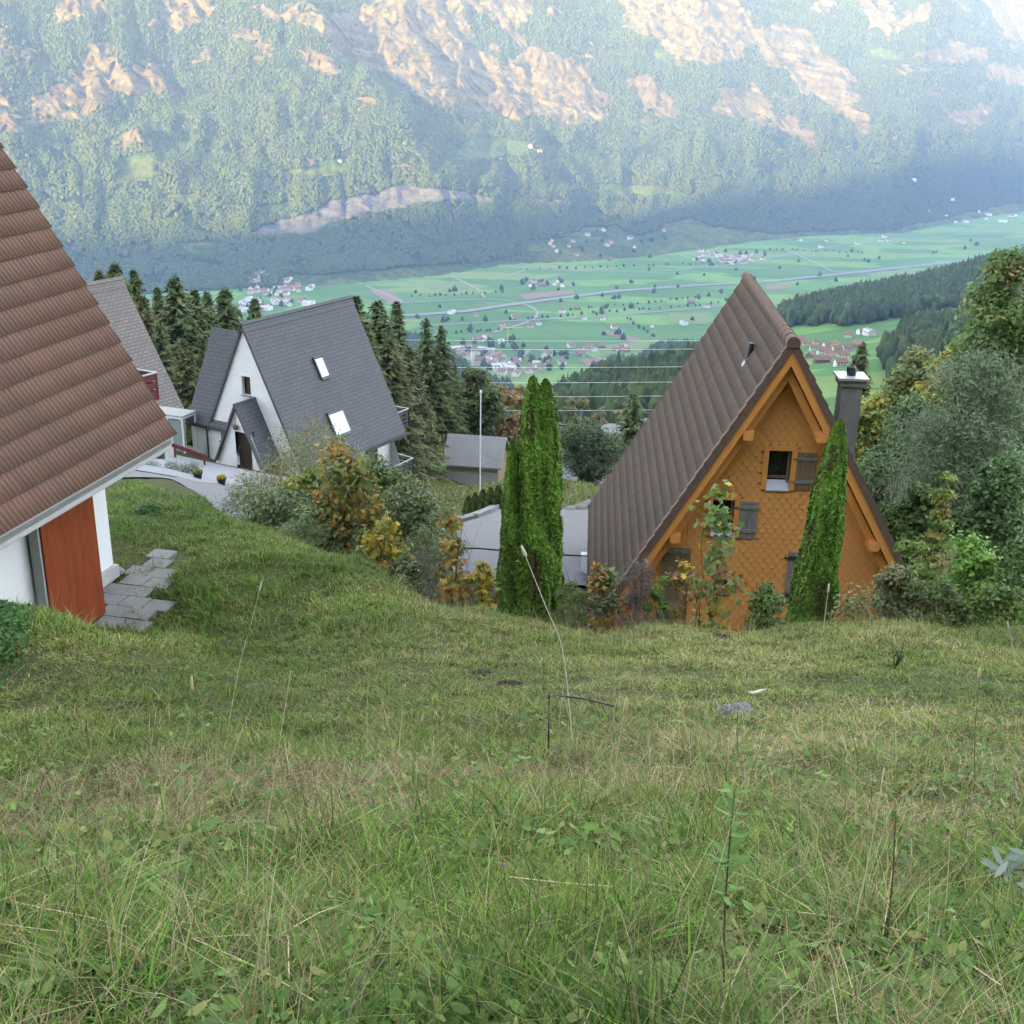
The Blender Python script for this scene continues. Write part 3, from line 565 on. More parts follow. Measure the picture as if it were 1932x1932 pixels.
mb = MB().tube([(-.62, 2.63, -1.15), (-.55, 2.63, -.62)], .07, 10); pb = mb.build('vent_pipe', M['dark_metal'], house, off)
MB().add([(-.74, 2.53, -1.20), (-.74, 2.73, -1.18), (-.62, 2.73, -.96), (-.62, 2.53, -.98)], [(0, 1, 2, 3)]).build('flashing', M['zinc'], pb, off)
M['chimney'] = mat('chimney_render', (0.23, 0.22, 0.21), 0.9, 0.2, noise=[(3, .6, (0.11, 0.105, 0.10)), (20, .3, (0.22, 0.21, 0.2))], bump=(60, .3))
ch = MB().box((1.97, 2.8, -2.9), (.50, .55, 2.9)).box((1.97, 2.8, -1.52), (.62, .66, .16)).build('chimney', M['chimney'], house, off)
MB().box((1.97, 2.8, -1.41), (.74, .78, .06)).build('chimney_cap', M['zinc'], ch, off)
cw = MB().tube([(1.97, 2.8, -1.39), (1.97, 2.8, -1.30)], .11, 10).tube([(1.97, 2.8, -1.30), (1.95, 2.78, -1.17), (2.0, 2.8, -1.02), (2.07, 2.82, -.85)], [.13, .12, .07, .02], 10)
cw.build('chimney_cowl', M['dark_metal'], ch, off)

# ---------------------------------------------------------------- brown-roofed house on the left
BA = np.array([-4.4611, 15.0, -4.6258])*(19/15); BPSI = 0.223434; BT = radians(60.16); BS = 8.6
house2 = thing('chalet_house', 'white house under a large reddish brown tiled roof, red wooden door panel', 'house', BA + np.array([0, 0, -2.6]), -BPSI)
off = (0, 0, 2.6); c_, s_ = cos(BT), sin(BT); BLn = 9.5
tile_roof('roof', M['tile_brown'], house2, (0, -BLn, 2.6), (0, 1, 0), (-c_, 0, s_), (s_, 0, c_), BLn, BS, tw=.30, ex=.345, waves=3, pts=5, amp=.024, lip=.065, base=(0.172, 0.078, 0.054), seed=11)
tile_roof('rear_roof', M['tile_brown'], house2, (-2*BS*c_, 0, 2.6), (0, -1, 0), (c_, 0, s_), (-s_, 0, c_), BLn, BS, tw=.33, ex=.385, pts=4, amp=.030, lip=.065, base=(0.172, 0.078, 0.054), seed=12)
MB().prism([(0.0, -.02), (-BS*c_, BS*s_-.02), (-BS*c_, BS*s_-.25), (-.06, -.15), (.0, -.12)], 1, -BLn, -.03).build('roof_deck', M['concrete'], house2, off)
MB().box((-.75, -BLn/2-.1, -.16), (1.46, BLn-.2, .10)).box((-.05, -BLn/2-.05, -.11), (.10, BLn-.1, .15)).box((-.55, -.2, -.25), (1.1, .3, .12)).build('eave_board', M['concrete'], house2, off)
MB().box((-1.0, -BLn/2-.85, -1.6), (.3, BLn-1.7-.1, 2.6)).box((-1.45, -1.0, -1.6), (.3, 1.7, 2.6)).prism([(-1.3, -.3), (-7.2, -.3), (-BS*c_, BS*s_-.6)], 1, -.45, -.25).box((-4.4, -.35, -1.6), (6.0, .2, 2.6)).build('wall', M['white_wall'], house2, off)
MB().box((-1.4, -1.0, -2.52), (.38, 1.75, .22)).build('plinth', M['concrete'], house2, off)
dp = MB()
for i in range(4): dp.box((-.66-.002*(i % 2), -2.98+.35*(i+.5), -1.42), (.10, .349, 2.36))
dp.build('door_panel', M['red_wood'], house2, off)
MB().box((-.72, -3.0, -1.42), (.16, .045, 2.40)).build('door_jamb', M['concrete'], house2, off)

# ---------------------------------------------------------------- white house with slate roof
WK = 60/42; WA = np.array([-9.7228, 42.0, -8.728])*WK; WPSI = 0.51467; WW, WH, WL = 3.684, 7.549, 9.135
ZB = 2.6
house3 = thing('a_frame_house', 'white brick gabled house with steep dark slate roof, porch and two skylights', 'house', WA - np.array([0, 0, WH+ZB]), -WPSI)
off = (0, 0, WH+ZB); k_ = WW/WH
def slab_roof(parent, name, m, x0, z0, x1, z1, y0, y1, th=.14, ext=0.0):
    """roof slab between ridge (x0,z0) and eave (x1,z1), extruded along y"""
    d = Vector((x1-x0, z1-z0)).normalized(); n = Vector((-d.y, d.x)) if d.x > 0 else Vector((d.y, -d.x)); n = n if n.y > 0 else -n
    p = [(x0, z0), (x1, z1), (x1-n.x*th, z1-n.y*th), (x0-n.x*th, z0-n.y*th)]
    o = MB().prism(p, 1, y0, y1).build(name, m, parent, off); plank_uv(o); return o
for sgn in (-1, 1):
    zl = -WH if sgn > 0 else -5.95
    slab_roof(house3, 'roof', M['slate'], 0, 0, sgn*(-zl)*k_, zl, -.05, WL)
rcp = MB()
for sgn in (-1, 1): rcp.prism([(0, .05), (sgn*.26, .05-.26/k_), (sgn*.22, -.04-.24/k_), (0, -.06)], 1, -.08, WL+.03)
plank_uv(rcp.build('ridge_cap', M['slate'], house3, off))
holes3 = [(-.31, .27, -3.80, -2.80), (-2.05, -1.6, -6.6, -5.55)]
b = MB(); gable_faces(b, .06, WW, WH, -8.6, holes3, apex=-.28)
for sgn in (-1, 1): b.add([(sgn*2.65, .06, -10), (sgn*2.65, WL-.1, -10), (sgn*2.65, WL-.1, -5.75), (sgn*2.65, .06, -5.75)], [(0, 1, 2, 3)])
gable_faces(b, WL-.12, WW, WH, -10.2, [], apex=-.28)
plank_uv(b.build('wall', M['white_brick'], house3, off))
for (x0, x1, z0, z1) in holes3:
    w_ = MB(); d = .2
    for (a, b_) in (((x0, z0), (x0, z1)), ((x1, z0), (x1, z1)), ((x0, z1), (x1, z1)), ((x0, z0), (x1, z0))):
        w_.add([(a[0], .05, a[1]), (b_[0], .05, b_[1]), (b_[0], .06+d, b_[1]), (a[0], .06+d, a[1])], [(0, 1, 2, 3)])
    w = w_.build('window', M['white_paint'], house3, off)
    MB().box(((x0+x1)/2+.1, .2, (z0+z1)/2), (x1-x0-.2, .06, z1-z0-.1)).build('sash', M['dark_wood'], w, off)
    MB().box(((x0+x1)/2, .0, z0-.03), (x1-x0+.08, .16, .06)).build('sill', M['rail_top'], w, off)
# wing on the left side, ridge across
WG = 2.3; zr, ze = -1.15, -5.85
for (y0, y1, z1) in ((WG, -.12, ze), (WG, 2*WG+.12, ze)):
    d = MB(); n = Vector((0, (y1-y0), z1-zr)).normalized()
    q = [(y0, zr), (y1, z1), (y1, z1-.14), (y0, zr-.3)]
    d.prism(q, 0, -4.28, -.45); plank_uv(d.build('wing_roof', M['slate'], house3, off))
plank_uv(MB().prism([(WG, zr+.05), (WG-.24, zr-.45), (WG-.2, zr-.5), (WG, zr-.1)], 0, -4.3, -.4).prism([(WG, zr+.05), (WG+.24, zr-.45), (WG+.2, zr-.5), (WG, zr-.1)], 0, -4.3, -.4).build('wing_ridge_cap', M['slate'], house3, off))
plank_uv(MB().box((-3.55, .12, -7.2), (1.2, .12, 2.75)).prism([(.1, -9), (2*WG-.1, -9), (2*WG-.1, ze+.1), (WG, zr-.3), (.1, ze+.1)], 0, -4.15, -4.05).build('wing_wall', M['white_brick'], house3, off))
MB().bar((-4.3, -.16, ze-.08), (-2.85, -.16, ze-.08), .12, .12).build('gutter', M['dark_metal'], house3, off); MB().bar((3.78, -.1, -WH-.02), (3.78, WL+.05, -WH-.02), .14, .14).build('gutter', M['dark_metal'], house3, off)
MB().tube([(-2.97, -.06, ze-.1), (-2.97, -.02, ze-.35), (-2.97, -.02, -7.9)], .04, 8).build('downpipe', M['dark_metal'], house3, off)
# porch
PXc, PZ, PD = .53, -3.8, -1.55; ph, pw = 3.25, 1.6
for sgn in (-1, 1): slab_roof(house3, 'porch_roof', M['slate'], PXc, PZ, PXc+sgn*pw, PZ-ph, PD, .1, th=.1)
b = MB(); kp = pw/ph; zs = [PZ-.2, -5.33, -7.25]
xl = lambda z: (PZ-.05-z)*kp
for (za, zb_, c0, c1) in ((PZ-.2, -5.33, 0, 0), (-5.33, -7.3, -.22+PXc, .85+PXc)):
    for (l0, l1, r0, r1) in (((PXc-xl(za), PXc-xl(zb_), PXc+xl(za), PXc+xl(zb_)),) if c0 == c1 == 0 else ((PXc-xl(za), PXc-xl(zb_), c0, c0), (c1, c1, max(c1, PXc+xl(za)), PXc+xl(zb_)))):
        b.add([(l0, PD+.18, za), (r0, PD+.18, za), (r1, PD+.18, zb_), (l1, PD+.18, zb_)], [(0, 1, 2, 3)])
plank_uv(b.build('porch_wall', M['white_brick'], house3, off))
dd = MB()
for i in range(5): dd.box((PXc-.22+.214*(i+.5), PD+.42-.004*(i % 2), -6.32), (.21, .05, 2.1))
d_ = dd.build('door', M['dark_wood'], house3, off); MB().bar((PXc-.12, PD+.36, -6.3), (PXc-.12, PD+.36, -6.15), .03, .03).build('handle', M['zinc'], d_, off)
for (x0, x1, y0, y1) in ((1.21, 1.74, 4.0, 4.72), (2.55, 3.14, 3.32, 4.62)):
    n = Vector((1/k_, 0, 1)).normalized(); z0 = -x0/k_; z1 = -x1/k_; fr = MB(); hh = .12
    P = lambda x, y, h_: (x + n.x*h_, y, -x/k_ + n.z*h_)
    for (a, b_) in (((x0, y0), (x1, y0)), ((x1, y0), (x1, y1)), ((x1, y1), (x0, y1)), ((x0, y1), (x0, y0))):
        fr.bar(P(*a, hh/2), P(*b_, hh/2), .09, hh, up=tuple(n))
    s = fr.build('skylight', M['dark_metal'], house3, off)
    MB().add([P(x0+.04, y0+.04, .10), P(x1-.04, y0+.04, .10), P(x1-.04, y1-.04, .10), P(x0+.04, y1-.04, .10)], [(0, 1, 2, 3)]).build('pane', M['sky_glass'], s, off)
MB().box((2.68, 7.1, -8.85), (.04, 1.1, 1.5)).build('side_window', M['dark_wood'], house3, off)
def balcony(x0, x1, y0, y1, zt, label, sides):
    bl = MB(); tp = MB()
    for (a, b_) in sides:
        nrm = Vector((b_[0]-a[0], b_[1]-a[1], 0))
        for q in range(4): bl.bar((a[0], a[1], zt-.2-.24*q), (b_[0], b_[1], zt-.2-.24*q), .04, .15)
        for e in (a, b_): bl.bar((e[0], e[1], zt-1.05), (e[0], e[1], zt-.03), .07, .07)
        tp.bar((a[0], a[1], zt), (b_[0], b_[1], zt), .09, .04)
    bl.box(((x0+x1)/2, (y0+y1)/2, zt-1.08), (x1-x0, y1-y0, .08))
    o = bl.build('balcony', M['black_slat'], house3, off); tp.build('handrail', M['rail_top'], o, off); o['label'] = label
balcony(2.66, 3.86, 5.6, 9.5, -9.14, 'lower balcony with black slatted railing', [((3.86, 5.6), (3.86, 9.5)), ((3.86, 9.5), (1.6, 9.9))])
balcony(-2.6, 3.05, 9.14, 10.3, -6.45, 'upper balcony with black slatted railing', [((3.05, 9.2), (3.05, 10.3)), ((3.05, 10.3), (-2.6, 10.3))])

# ---------------------------------------------------------------- grey-roofed house far left
GA = at(229, 522.5, 74); GPSI = .50; off = (0, 0, 0)
GB = at(344, 736.7, 72.0)
house4 = thing('chalet_house', 'house with weathered grey brown shingle roof and maroon balcony partly hidden behind the brown roof', 'house', (GA[0], GA[1], GA[2]-10.5), -GPSI)
off = (0, 0, 10.5); gw = 4.4; gh = 7.9
for sgn in (-1, 1): slab_roof(house4, 'roof', M['slate_brown'], 0, 0, sgn*gw, -gh, -9.5, 0, th=.2)
b = MB()
for sgn in (-1, 1): b.prism([(0, .06), (sgn*.35, .06-.35*gh/gw), (sgn*.3, -.05-.33*gh/gw), (0, -.08)], 1, -9.5, .05)
plank_uv(b.build('ridge_cap', M['slate_brown'], house4, off))
b = MB(); gable_faces(b, -9.2, gw, gh, -10.5, [], apex=-.4); b.build('rear_wall', M['white_wall'], house4, off); b = MB(); gable_faces(b, -.4, gw, gh, -10.5, [], apex=-.4); b.build('wall', M['white_wall'], house4, off); MB().box((3.2, -4.8, -9), (.2, 8.8, 3)).build('side_wall', M['white_wall'], house4, off)
b = MB(); t_ = MB()
Rg = Matrix.Rotation(GPSI, 3, 'Z')
def gl(p): v = Vector(p) - Vector((GA[0], GA[1], GA[2])); return Rg @ v
c0 = gl(at(294, 703, 66)); 
for i in range(3): b.box((c0.x-.75, c0.y, c0.z-.25-.48*i), (1.5, .06, .34)); b.box((c0.x, c0.y-.7, c0.z-.25-.48*i), (.06, 1.4, .34))
b.box((c0.x-.75, c0.y-.7, c0.z-1.5), (1.6, 1.5, .1)); b.box((c0.x, c0.y, c0.z-.75), (.1, .1, 1.5))
t_.box((c0.x-.75, c0.y, c0.z), (1.6, .18, .06)); t_.box((c0.x, c0.y-.7, c0.z+.004), (.18, 1.5, .06))
bo = b.build('balcony', M['maroon'], house4, off); t_.build('handrail', M['rail_top'], bo, off)

# ---------------------------------------------------------------- barn
BD = 120.0; Lr = at(848.4, 814.6, BD+.5); Rr = at(952.6, 827.6, BD-.5); mid = (Lr+Rr)/2; ax_ = Rr-Lr; ax_[2] = 0; bl_ = float(np.hypot(ax_[0], ax_[1])); bpsi = math.atan2(ax_[1], ax_[0])
eL = at(825.5, 871.9, BD-2.2); hrise = float(Lr[2]-eL[2]); hw = 3.0
barn = thing('barn', 'small weathered grey wooden barn with a grey shingle roof on the meadow', 'barn', (mid[0], mid[1], mid[2]-hrise-2.3), bpsi); off = (0, 0, hrise+2.3)
for sgn in (-1, 1):
    o = MB().prism([(0, 0), (sgn*hw, -hrise), (sgn*hw, -hrise-.16), (0, -.2)], 0, -bl_/2-.2, bl_/2+.2).build('roof', M['barn_roof'], barn, off); plank_uv(o)
b = MB(); W2 = hw-.45; wl2 = bl_/2-.25
for i in range(26):
    x = -wl2 + 2*wl2*(i+.5)/26; b.box((x, -W2 - .012*(i % 2), -hrise-1.15), (2*wl2/26-.02, .05, 2.3))
b.box((-wl2+.9, -W2-.03, -hrise-2.2), (1.8, .05, .1)).box((-wl2+.9, -W2-.03, -hrise-2.05), (1.8, .05, .08))
MB().box((0, W2, -hrise-1.2), (2*wl2, .05, 2.5)).build('rear_wall', M['grey_wood'], barn, off); M['barn_board'] = mat('barn_board', (0.52, 0.50, 0.47), 0.9, 0.1, noise=[(2, .7, (0.33, 0.315, 0.30)), (12, .5, (0.6, 0.58, 0.55))], stretch=(5, 5, .5)); b.build('wall', M['barn_board'], barn, off)
for sx_ in (-1, 1): MB().prism([(-W2, -hrise-2.3), (W2, -hrise-2.3), (W2, -hrise+.2), (0, -.3), (-W2, -hrise+.2)], 0, sx_*wl2-.03, sx_*wl2+.03).build('gable', M['brown_wood'], barn, off)
# ================================================================== PAVED GROUND NEAR THE HOUSES
M['asphalt'] = mat('asphalt', (0.13, 0.13, 0.137), 0.95, 0.2, noise=[(1.2, .5, (0.12, 0.12, 0.125)), (40, .5, (0.22, 0.22, 0.225))], bump=(80, .3))
M['gravel'] = mat('gravel', (0.17, 0.165, 0.168), 0.95, 0.15, noise=[(.6, .5, (0.13, 0.127, 0.13)), (14, .8, (0.26, 0.25, 0.25)), (35, .6, (0.12, 0.12, 0.12))], bump=(30, .9, .05))
M['light_gravel'] = mat('light_gravel', (0.21, 0.21, 0.22), 0.95, 0.15, noise=[(10, .7, (0.16, 0.16, 0.168)), (30, .5, (0.30, 0.30, 0.312))], bump=(40, .6))
M['slab'] = mat('paving_slab', (0.16, 0.155, 0.15), 0.9, 0.2, noise=[(1.4, .7, (0.24, 0.235, 0.23)), (18, .6, (0.10, 0.105, 0.09))], bump=(40, .35))
M['stone'] = mat('stone', (0.16, 0.155, 0.145), 0.95, 0.15, noise=[(8, .8, (0.09, 0.09, 0.09)), (30, .6, (0.33, 0.33, 0.32))], bump=(25, 1.0, .04))
def unit2(d):
    q = np.stack([d[:, 1], -d[:, 0], 0*d[:, 0]], -1); q = np.apply_along_axis(lambda c: np.convolve(np.pad(c, 8, 'edge'), np.ones(17)/17, 'valid'), 0, q); return q/np.linalg.norm(q, axis=1, keepdims=True)
def strip(name, ea, eb, m, z=0.03, n=40, k=6, kind='structure'):
    """ground sheet between two edges given as picture polylines, laid on the terrain"""
    def res(e):
        e = np.array(e, float); t = np.r_[0, np.cumsum(np.hypot(*np.diff(e, axis=0).T))]; u = np.linspace(0, t[-1], n)
        return raycast(np.interp(u, t, e[:, 0]), np.interp(u, t, e[:, 1]), 6, 200, 500)
    A = res(ea); B = A + unit2(np.gradient(A, axis=0))*eb if np.isscalar(eb) else res(eb); V = []
    for i in range(k+1): V.append(A*(1-i/k) + B*i/k)
    V = np.array(V); V[..., 2] = ground(V[..., 0], V[..., 1]) + z
    I = np.arange((k+1)*n).reshape(k+1, n); F = np.stack([I[:-1, :-1], I[:-1, 1:], I[1:, 1:], I[1:, :-1]], -1).reshape(-1, 4)
    return tag(np_mesh(name, V.reshape(-1, 3), F, m, smooth=True), kind=kind)
strip('road', [(150, 903), (242, 889), (330, 902.5), (430, 915.5), (490, 927), (620, 944)], 2.4, M['asphalt'], .06, 70, 14)
strip('path', [(235, 885), (318, 858), (400, 876), (480, 893), (620, 915)], [(240, 888), (330, 903), (430, 916), (490, 928), (620, 945)], M['light_gravel'], .09, 70, 14)
strip('driveway', [(860, 978), (930, 966), (1000, 964), (1130, 966)], [(800, 1042), (900, 1040), (1000, 1050), (1130, 1056)], M['gravel'], .12, n=60, k=20)
strip('yard', [(780, 1044), (900, 1041.5), (1000, 1051.5), (1130, 1057.5)], [(760, 1090), (900, 1098), (1000, 1106), (1130, 1112)], M['asphalt'], .10, n=60, k=16)
M['wall_grey'] = mat('wall_grey', (0.21, 0.21, 0.205), 0.9, 0.2, noise=[(4, .5, (0.15, 0.15, 0.145))], bump=(60, .25))
def ground_wall(name, e, h, th, m, label, cat):
    P = raycast(np.array(e)[:, 0], np.array(e)[:, 1], 6, 200, 500); b = MB()
    for a, c in zip(P[:-1], P[1:]): b.bar((a[0], a[1], a[2]+h/2-.1), (c[0], c[1], c[2]+h/2-.1), th, h)
    return tag(b.build(name, m), label, cat)
ground_wall('kerb', [(242, 887), (330, 902), (430, 915), (560, 942)], .18, .12, M['concrete'], 'pale concrete kerb between the road and the light gravel path', 'kerb')
ground_wall('retaining_wall', [(868, 992), (895, 984), (918, 975), (942, 962)], .42, .3, M['wall_grey'], 'low grey concrete wall sloping beside the gravel driveway', 'wall')
pt = MB(); gR = np.random.default_rng(2); ppoly = [(180, 1030), (346, 1042), (346, 1062), (272, 1128), (322, 1134), (288, 1190), (170, 1194)]
Rb = np.array([[cos(BPSI), sin(BPSI)], [-sin(BPSI), cos(BPSI)]])
for i in range(-1, 11):
    for j in range(-10, 8):
        xl_ = -1.25 + (i+.5)*.45 + (.15 if j % 2 else 0); yl_ = (j+.5)*.40; w_ = Rb @ np.array([xl_, yl_]); X_, Y_ = BA[0]+w_[0], BA[1]+w_[1]
        qx, qy = project(np.array([X_, Y_, -8.5]))
        if xl_ < -1.3 or not in_poly(np.array(qx), np.array(qy), ppoly): continue
        pt.box((X_, Y_, -8.555+gR.normal(0, .004)), (.435, .385, .10), 0, Matrix.Rotation(-BPSI + gR.normal(0, .006), 3, 'Z'))
tag(pt.build('patio', M['slab']), kind='structure')
def rock(name, P, r, m, label, seed, group=None, flat=.65):
    bm = bmesh.new(); bmesh.ops.create_icosphere(bm, subdivisions=3, radius=1); g = np.random.default_rng(seed); V = np.array([v.co[:] for v in bm.verts]); F = np.array([[v.index for v in f.verts] for f in bm.faces]); bm.free()
    o = g.random(3)*50; d = 1 + 1.1*(fbm(V[:, 0]*1.3+o[0]+V[:, 2], V[:, 1]*1.3+o[1]-V[:, 2], 4)-.5); V = V*d[:, None]*np.array([1, .8, flat])*r
    a = g.random()*6.28; V = V @ np.array([[cos(a), -sin(a), 0], [sin(a), cos(a), 0], [0, 0, 1]]).T
    return tag(np_mesh(name, V + np.asarray(P) + np.array([0, 0, r*flat*.35]), F, m), label, 'stone', group)
for i, (px, py, r, lb) in enumerate(((1092, 966, .33, 'pale boulder at the driveway edge nearest the brown roof eave'), (1076, 967, .28, 'pale rounded boulder at the far edge of the driveway'), (1106, 962, .42, 'largest pale boulder at the driveway edge by the brown roof'))):
    rock('boulder', raycast(px, py, 20, 80)[0], r, M['stone'], lb, 20+i)
for i, (px, py, r, lb) in enumerate(((207, 1086, .16, 'dark grey rock against the foot of the white wall on the patio'), (218, 1083, .13, 'light rock beside the dark one on the patio'), (200, 1094, .10, 'small pebble like rock at the wall foot on the patio'), (228, 1080, .09, 'smallest pale rock lying farthest from the wall on the patio'))):
    P_ = rays(px, py); rock('rock', P_*(-8.5/P_[2]), r, M['stone'], lb, 30+i)

# ================================================================== PLANTS
M['leaf'] = mat('leaf', (0, 0, 0), 0.6, 0.25, attr='tint', transl=0.28)
M['needle'] = mat('needle', (0, 0, 0), 0.75, 0.15, attr='tint', transl=0.1)
M['bark'] = mat('bark', (0.075, 0.058, 0.042), 0.95, 0.1, noise=[(6, .6, (0.12, 0.10, 0.08))], bump=(30, .6))
M['pale_bark'] = mat('pale_bark', (0.30, 0.28, 0.25), 0.9, 0.1, noise=[(6, .6, (0.16, 0.14, 0.12))], bump=(30, .5))
SHAPES = {'oval': [(-.5, 0), (-.2, .23), (.2, .2), (.5, 0), (.2, -.2), (-.2, -.23)], 'lance': [(-.5, 0), (-.1, .1), (.5, 0), (-.1, -.1)], 'willow': [(-.5, 0), (-.15, .14), (.2, .12), (.5, 0), (.2, -.12), (-.15, -.14)], 'diamond': [(-.5, 0), (0, .28), (.5, 0), (0, -.28)],
 'maple': [(-.5, 0), (-.3, .08), (-.38, .42), (-.02, .22), (.1, .5), (.2, .15), (.55, 0), (.2, -.15), (.1, -.5), (-.02, -.22), (-.38, -.42), (-.3, -.08)], 'spray': [(-.5, .05), (-.1, .16), (.5, .0), (-.1, -.16)]}
def unit(v): return v/np.maximum(np.linalg.norm(v, axis=-1, keepdims=True), 1e-9)
def leaf_geo(g, P, N, size, shape, A=None):
    T = np.array(SHAPES[shape]); n = len(P); k = len(T); N = unit(N)
    if A is None: A = g.normal(size=(n, 3))
    A = unit(A - (A*N).sum(1, keepdims=True)*N); B = np.cross(N, A); size = np.broadcast_to(size, (n,))
    fold = -0.35*np.abs(T[:, 1])
    V = P[:, None] + size[:, None, None]*(T[None, :, 0:1]*A[:, None] + T[None, :, 1:2]*B[:, None] + fold[None, :, None]*N[:, None])
    F = np.arange(n*k).reshape(n, k)
    return V.reshape(-1, 3), F, k
def pal(g, n, palette):
    w = np.array([p[1] for p in palette], float); i = g.choice(len(palette), n, p=w/w.sum()); return np.array([p[0] for p in palette])[i]
def crown_mesh(g, lumps, n, size, shape, palette, up=.35, shell=.45, spread=.25, droop=0.0, clump=True):
    lumps = np.array(lumps, float); w = (lumps[:, 3]*lumps[:, 4]*lumps[:, 5])**.7; li = g.choice(len(lumps), n, p=w/w.sum()); L = lumps[li]
    d = unit(g.normal(size=(n, 3))); rad = (shell + (1-shell)*g.random(n)**.6) + g.normal(0, spread*.4, n)
    # twig-sized sub clumps break the lump's surface
    if clump:
        q = np.round(d*2.4 + li[:, None]*3.7); hsh = np.sin(q @ np.array([12.9, 78.2, 37.7]))*43758.5; hsh = hsh - np.floor(hsh); rad = rad*(0.72+.5*hsh)
        keep = hsh > .14; d, rad, L, li, hsh = d[keep], rad[keep], L[keep], li[keep], hsh[keep]; n = len(d)
    P = L[:, :3] + d*rad[:, None]*L[:, 3:6]; P[:, 2] -= droop*rad*g.random(n)
    N = d*(1-up) + np.array([0, 0, up]) + g.normal(0, .45, (n, 3))
    lc = pal(g, len(lumps), palette)[li]; c = np.where((g.random(n) < .55)[:, None], lc, pal(g, n, palette)); c = c*(.75+.5*g.random((n, 1)))
    if clump: c = c*(.82+.36*hsh[:, None])
    V, F, k = leaf_geo(g, P, N, size*(.65+.7*g.random(n)), shape)
    return V, F, np.repeat(np.clip(c*1.75, 0, 1), k, 0)
def limb_mesh(g, H, r0, lumps, crown_base, name, m, parent, n_limbs=14, wob=.06, stems=1):
    b = MB()
    for s in range(stems):
        ox, oy = (g.normal(0, .18*stems**.5, 2) if stems > 1 else (0, 0)); pts = []; kx, ky = g.normal(0, wob*H, 2)
        for i in range(7):
            t = i/6; pts.append((ox*(.3+.9*t) + kx*t*t + g.normal(0, .01*H), oy*(.3+.9*t) + ky*t*t + g.normal(0, .01*H), -.25 + t*(H*.94+.25)))
        pts[0] = (ox*.3, oy*.3, -.25); b.tube(pts, [r0*(1-.9*i/6)/(stems**.5) for i in range(7)], 7, cap=False)
    order = g.permutation(len(lumps))[:n_limbs]
    for i in order:
        c = np.array(lumps[i][:3]); t = np.clip((c[2]-.25*abs(c[0])-.1*H)/H, .12, .85)*g.uniform(.75, .95); j = min(int(t*6), 5); f = t*6-j
        s0 = np.array(pts[j])*(1-f) + np.array(pts[j+1])*f; md = (s0+c)/2 + np.array([0, 0, .06*H*g.random()])
        b.tube([s0, md, c], [r0*.38*(1-t*.7), r0*.22*(1-t*.6), r0*.06], 5, cap=False)
        for q in range(3):
            e = c + g.normal(0, .6, 3)*np.array(lumps[i][3:6]); b.tube([md*.4+c*.6, e], [r0*.09, r0*.03], 4, cap=False)
    return b.build(name, m, parent, smooth=True)
def make_lumps(g, H, W, zc, n, prof='round', lr=1.0):
    """lumps through a crown of height H, width W, starting at zc"""
    out = []
    for i in range(n):
        t = (i+.5)/n + g.normal(0, .04); t = float(np.clip(t, .02, .98))
        if prof == 'round': wr = math.sqrt(max(0.08, 1-(2*t-1.0)**2))*.95
        elif prof == 'pear': wr = (1-t)**.55*min(1, .45+2.2*t)
        elif prof == 'spire': wr = (1-t)**.9*.95+.06
        else: wr = min(1, .55+1.0*t)*math.sqrt(max(.1, 1-t*t*.85))
        a = i*2.399 + g.normal(0, .3); rr = wr*W/2*g.uniform(.35, .85); r = W*g.uniform(.15, .24)*(.6+.5*wr)*lr
        out.append((rr*cos(a), rr*sin(a), zc + (H-zc)*t*.94, r*1.15, r*1.15, r*g.uniform(.7, 1.0)))
    return out
def base_of(px, py, d):
    T_ = at(px, py, d); z = gz(T_[0], T_[1]); return (float(T_[0]), float(T_[1]), z), float(T_[2]-z)
DRY = [((.085, .075, .07), 3), ((.11, .095, .085), 2), ((.06, .05, .045), 2)]
GREEN = [((.055, .085, .022), 3), ((.075, .105, .03), 2), ((.04, .065, .02), 2)]
def broadleaf(name, label, cat, px, py, d, wpx, n, size, palette, shape='oval', zc=.25, prof='round', lumps=14, seed=0, group=None, stems=1, r0=None, bark='bark', up=.35, shell=.45, droop=0, spread=.25, limbs=14, hmin=0, lr=1.0):
    g = np.random.default_rng(seed+1000); B, H = base_of(px, py, d); H = max(H, hmin); W = wpx*d*1.02/FPX
    t = thing(name, label, cat, B, 0, group); lp = make_lumps(g, H, W, zc*H, lumps, prof, 1.55 if shape == 'maple' else (1.9 if palette is DRY else (1.6 if n < 1500 else lr))); shell = .12 if shape == 'maple' else shell
    V, F, C = crown_mesh(g, lp, n, size, shape, palette, up, shell, spread, droop)
    np_mesh('crown', V, F, M['leaf'], t, C); limb_mesh(g, H, r0 or max(.015, H*.014), lp, zc*H, 'trunk' if stems == 1 else 'stems', M[bark], t, limbs, stems=stems)
    return t
